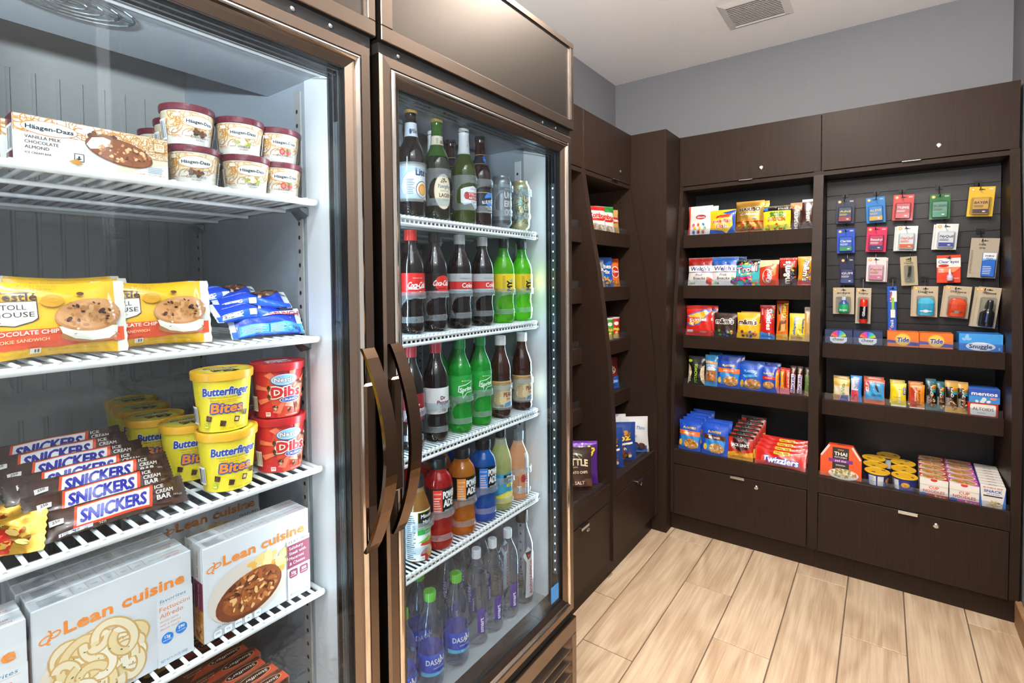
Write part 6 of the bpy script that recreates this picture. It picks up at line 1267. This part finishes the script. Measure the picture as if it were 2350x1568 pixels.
for k, (x, y) in enumerate(((-.014, 2.966), (-.022, 3.070), (-.030, 3.174), (.089, 2.966), (.087, 3.070), (.089, 3.174), (.030, 3.262))):
    lab = ('front left', 'middle left', 'rear left', 'front right', 'second right', 'third right', 'rearmost')[k]+' yellow-lidded macaroni cup among the seven'
    if mc is None: mc = tub('macaroni_cup', lab, 'macaroni cup', .040, .0455, .064, .006, .0505, '#26348e', '#eebb2e', pm_, (x, y, Z0), -6, 'yellow-lidded macaroni cups', lm)
    else: again(mc, lab, (x, y, Z0), (10, -20, -70, 30, 15, -25)[k-1])
def cup_noodle(c):
    fr = Pr().R(-.049, .056, .049, .078, '#f2f0ea').E(0, .078, .012, .007, '#d8342a').R(-.049, .052, .049, .054, '#d8c89a').T('CUP', 0, .037, .013, '#d84a3a', .03, w=.034, oc='#f8e8e0', ow=.03).T('NOODLES', 0, .021, .013, '#d84a3a', .03, w=.074, oc='#f8e8e0', ow=.03).R(-.049, .0, .049, .016, c).E(-.036, .010, .014, .008, '#2f62b8').blobs(.02, .006, .02, .005, 8, ['#d8a860', '#e8c890'], .005, 2)
    tp_ = Pr().R(-.049, -.049, .049, .049, c).P([(-.049, -.049), (-.02, -.049), (-.049, -.02)], '#f4f2ee').E(0, 0, .046, .046, '#f2eee6').E(0, 0, .041, .041, '#d8a050').blobs(0, 0, .036, .036, 60, ['#e8bc6a', '#c8803a', '#f2d490', '#d86a3a', '#7a9a3a'], .006, 4).T('CUP', 0, .004, .008, '#f0a8a0', .03).T('NOODLES', 0, -.008, .008, '#f0a8a0', .03, w=.04)
    return fr, tp_
for c, x, nm, n in (('#c8322a', .192, 'red', 4), ('#d84ab0', .294, 'pink', 4)):
    b = None
    for k in range(n+1):
        lab = ('front', 'second', 'third', 'fourth', 'rearmost')[k]+' instant noodle carton in the %s-edged row' % nm
        loc = (x+.002*k, 2.956+.0745*k, Z0)
        if b is None:
            fr, tp_ = cup_noodle(c)
            b = carton('instant_noodle_box', lab, 'noodles', .098, .082, .072, ['#efece6'], fr, None, None, None, loc, 0, group='instant noodle cartons')
            o = MB(); sc_ = .72
            put(o, tp_, lambda u, v, of: (u, v*sc_, .082+of)); o.build('top_print', 'paper', b)
        else: again(b, lab, loc)
sp_ = Pr().R(-.04, .082, .04, .094, '#f0ece8').T('BUMBLE BEE', 0, .085, .006, '#c85a3a', .03, w=.06).T('SNACK', 0, .068, .011, '#2a72b8', .05, w=.056).T('ON THE RUN', 0, .059, .005, '#2a72b8', .02, w=.04).R(-.03, .05, .03, .055, '#1a1c20').blobs(.004, .018, .028, .012, 26, ['#e8d0a0', '#d8b478', '#f2e4c4'], .007, 5).E(.018, .026, .006, .003, '#4a7a3a').P([(-.04, .0), (-.033, .0), (-.038, .06), (-.04, .094)], '#2a72c8').P([(.04, .0), (.028, .0), (.036, .06), (.04, .094)], '#2a72c8')
sb = None
for k in range(8):
    lab = ('front', 'second', 'third', 'fourth', 'fifth', 'sixth', 'seventh', 'rearmost')[k]+' white and blue tuna snack box in the row by the right wall'
    if sb is None: sb = carton('snack_kit_box', lab, 'snack kit', .080, .096, .036, ['#eeeae4'], sp_, Pr().L([(-.012, -.004), (-.004, .004), (.008, .004), (.014, -.004)], .003, '#2a2a2c').lines(-.02, -.012, .024, -.008, 1, '#d88a6a'), Pr().R(-.018, 0, .018, .096, '#2a72c8'), None, (.385, 2.938, Z0), 0, group='tuna snack boxes')
    else: again(sb, lab, (.385+.0015*k, 2.938+.0395*k, Z0))

# ------------------------------------------------------------------ snacks on the left wall cabinets (fronts look towards +x)
XT = -1.195-.078
def lb(name, label, cat, y, w_, h, z, c, pr, t=.035, x=None, rx=-6, rz=62, **k): return bag(name, label, cat, w_, h, t, c, pr, (x or XT, y, z-.0035), rz, rx, mx=.010, nx=10, ny=10, **k)
def combos(c2): return Pr().R(-.07, .125, .07, .16, c2).T('Combos', 0, .085, .030, '#c8281e', .06, w=.105, oc='#fdf8f0', ow=.03, arc=-3).P([(-.06, .08), (.06, .08), (.04, .068), (-.04, .068)], '#c8281e').blobs(0, .03, .05, .025, 24, ['#b8b4ac', '#d8a86a', '#c88a4a', '#e8e4dc'], .01, 4)
lb('pretzel_bag', 'white stuffed pretzel bag with red top, left of its neighbour on the top tier', 'snack bag', 2.545, .125, .150, Z1, '#e6e4e0', combos('#c82a22'))
lb('pretzel_bag', 'white stuffed pretzel bag with green top', 'snack bag', 2.65, .130, .160, Z1, '#e6e4e0', combos('#2a8a3a'))
lb('snack_bag', 'tan and red snack bag leaning at the end of the top tier', 'snack bag', 2.74, .105, .152, Z1, '#c89a5a', Pr().T('delice', 0, .075, .022, '#f4e8d8', .05, w=.08).P([(-.055, .06), (.055, .075), (.055, .1), (-.055, .11)], '#a8342a').T('delites', 0, .078, .018, '#f4e8d8', .05, w=.08))
lb('snack_bag', 'blue and grey snack mix bag, left one on the second tier', 'snack bag', 2.55, .10, .155, Z2, '#8a929a', Pr().T('Chex', 0, .09, .024, '#f4f4f2', .05, w=.08, oc='#1f4a9a').blobs(0, .03, .04, .024, 24, ['#c89a5a', '#8a5a2a', '#e0c08a'], .009, 3))
lb('snack_bag', 'bright blue snack mix bag with white lettering on the second tier', 'snack bag', 2.645, .115, .170, Z2, '#1f62c8', Pr().T('Chex', 0, .105, .026, '#f8f8f4', .05, w=.09, oc='#12356a').T('Mix', 0, .075, .022, '#f8f8f4', .05, w=.05, oc='#12356a').blobs(0, .03, .045, .024, 30, ['#c89a5a', '#8a5a2a', '#e0c08a'], .009, 5))
lb('snack_bag', 'orange cheese cracker bag leaning at the end of the second tier', 'snack bag', 2.735, .115, .165, Z2, '#e8762a', Pr().E(.02, .085, .032, .034, '#f2e8e0').E(.02, .085, .027, .029, '#c8281e').T('Cheez', .02, .082, .014, '#f8f2ea', .05, w=.046).blobs(0, .03, .05, .022, 20, ['#f0a03a', '#d85a1e', '#f4c05a'], .011, 2).R(-.06, .14, .06, .165, '#b84a1e'))
def crisps(c, c2, label, y):
    t = thing('crisp_can', label, 'crisps', (XT-.0, y, Z3-.0035), 55)
    MB().lathe([(.0345, 0, '#c8ccd0'), (.0345, .004, '#c8ccd0'), (.0342, .0041, c), (.0342, .113, c), (.0342, .1131, '#d8dcde'), (.0352, .114, '#d8dcde'), (.0352, .121, '#d8dcde')], 28).build('can', 'film', t, 40)
    q = MB(); put(q, Pr().R(-.03, .07, .03, .11, c2).T('Pringles', 0, .048, .017, '#f4e04a', .05, w=.05, arc=-8, oc='#2a1a10', ow=.02).E(0, .086, .015, .011, '#f4f0e8').blobs(0, .02, .02, .012, 6, ['#e8c878', '#d8ac58'], .011, 3), f_cyl(lambda z: .0344, .0342), .006); q.build('printed_artwork', 'film', t)
crisps('#5aa83a', '#4a9a30', 'small green crisp can on the third tier', 2.668); crisps('#c8281e', '#b82018', 'small red crisp can at the end of the third tier', 2.752)
lb('cracker_bag', 'dark red and blue bite-size cracker and cookie bag on the fourth tier', 'snack bag', 2.71, .125, .180, Z4, '#6a1f1a', Pr().E(-.01, .11, .045, .026, '#f0c03a').E(-.01, .11, .041, .022, '#2a4ab0').T('RITZ', -.01, .1, .022, '#f4d04a', .05, w=.06).P([(-.02, .0), (.062, .0), (.062, .08), (.0, .06)], '#1f62c8').blobs(-.02, .04, .03, .03, 12, ['#d8a04a', '#3a2018', '#e8c07a'], .012, 4).T('OREO', .03, .035, .014, '#f4f4f6', .04, w=.04))
XB = -1.195+.150-.085
def fl(): return Pr().T('flipz', .0, .105, .034, '#f2c43a', .06, w=.115, rot=8, oc='#2a1a10', ow=.03).P([(-.07, .07), (.07, .09), (.07, .1), (-.07, .085)], '#f0ece4').T('dark chocolate', .01, .08, .008, '#3a2418', .02, w=.07, rot=8).blobs(0, .035, .06, .03, 22, ['#4a2a1a', '#6a3f26', '#8a5a38', '#e8e0d4'], .014, 5, .8).blobs(.04, .15, .016, .014, 5, ['#8a5a2a', '#b8803f'], .012, 2)
f1 = lb('pretzel_bag', 'blue chocolate pretzel bag with yellow lettering, nearer the middle upright', 'snack bag', 2.425, .175, .205, Z0+.004, '#1c3f8a', fl(), x=XB-.03, rz=40)
again(f1, 'blue chocolate pretzel bag with yellow lettering, nearer the silver bags', (XB-.02, 2.57, Z0), 38)
bk = lambda: Pr().T('bark', -.022, .115, .022, '#3a342e', .02, w=.05, rot=-4).T('Thins', .034, .128, .020, '#5a86b8', .02, w=.052, rot=-4, sh=.2).lines(-.03, .085, .02, .1, 3, '#8a94a0').P([(-.07, .0), (.07, .0), (.07, .035), (.0, .05), (-.07, .03)], '#2f62b0').blobs(.02, .035, .045, .02, 14, ['#2c1a12', '#4a2c1e', '#5f3c2a'], .012, 4)
b1 = lb('chocolate_bag', 'silver and blue chocolate thins bag at the front, nearest the corner post', 'chocolate', 2.735, .165, .20, Z0+.004, '#d4d8dc', bk(), x=XB-.006, rz=38, rx=-8)
for k, (x, y, z, rz) in enumerate(((-.06, 2.60, .005, 42), (-.115, 2.68, .01, 40), (-.125, 2.58, .02, 46))): again(b1, ('second silver chocolate thins bag, just behind the front one', 'silver chocolate thins bag at the back nearest the corner post', 'silver chocolate thins bag at the back behind the blue pretzel bags')[k], (XB+x, y, Z0+z), rz)
# bay beside the cooler
lb('crisp_bag', 'blue and white ridged crisp bag, partly hidden by the cooler', 'crisps', 2.10, .14, .185, Z1+.0, '#e8eaee', Pr().R(-.07, .125, .07, .185, '#1f6ac8').T('RUFFLES', 0, .095, .022, '#c8281e', .05, w=.12, oc='#f8f8f8', ow=.03).blobs(0, .045, .045, .03, 14, ['#e8b84a', '#d89a2a'], .013, 3).R(-.07, .0, .07, .02, '#e87a2a'), rz=52)
lb('crisp_bag', 'orange crisp bag on the second tier, only its edge showing past the cooler', 'crisps', 2.085, .14, .17, Z2, '#e8762a', Pr().blobs(0, .06, .05, .04, 14, ['#f0b04a', '#c85a1e'], .014, 4), rz=52)
lb('crisp_bag', 'yellow-orange crisp bag on the third tier, only its edge showing past the cooler', 'crisps', 2.085, .14, .17, Z3, '#e8922a', Pr().blobs(0, .06, .05, .04, 14, ['#f4d04a', '#c8421e'], .014, 6), rz=52)
lb('crisp_bag', 'white snack bag on the fourth tier, only its edge showing past the cooler', 'crisps', 2.085, .14, .17, Z4, '#dfe0e2', Pr().blobs(0, .06, .05, .04, 12, ['#b8c4d0', '#e8a04a'], .014, 2), rz=52)
kt = lb('crisp_bag', 'dark brown kettle crisp bag with cream lettering', 'crisps', 2.05, .165, .205, Z0+.004, '#3a2620', Pr().E(0, .165, .04, .016, '#8a9a6a').E(0, .16, .036, .014, '#3a2620').T('KETTLE', 0, .128, .030, '#e8dcb8', .05, w=.125, arc=-2).T('BRAND', 0, .116, .006, '#c8b890', .02).T('POTATO CHIPS', .01, .09, .012, '#e8dcb8', .03, w=.10).R(-.085, .03, .085, .066, '#5a3a2c').T('SEA SALT', .0, .04, .016, '#f0e6d0', .03, w=.09).RR(-.07, .066, -.045, .09, .002, '#c8c0a8'), x=XB-.012, rz=40, rx=-8)
tk = lb('crisp_bag', 'purple rolled tortilla crisp bag with yellow lettering, against the middle upright', 'crisps', 2.158, .165, .205, Z0+.004, '#4a1f7a', Pr().T('TAKIS', .045, .12, .036, '#f2c82a', .06, rot=62, w=.11, oc='#1c0a30', ow=.03).blobs(-.01, .05, .05, .035, 16, ['#d8a82a', '#c8421e', '#58a83a', '#e8c85a'], .014, 7).P([(-.078, .17), (.078, .19), (.078, .205), (-.078, .205)], '#7a3ab8'), x=XB-.04, rz=34)
lb('nut_bag', 'orange nut bag low at the front, mostly hidden by the cooler', 'nuts', 1.885, .12, .15, Z0+.004, '#d8701e', Pr().blobs(0, .06, .05, .05, 30, ['#e8a84a', '#b8742a', '#f0c87a'], .011, 3), x=XB+.0, rz=55)
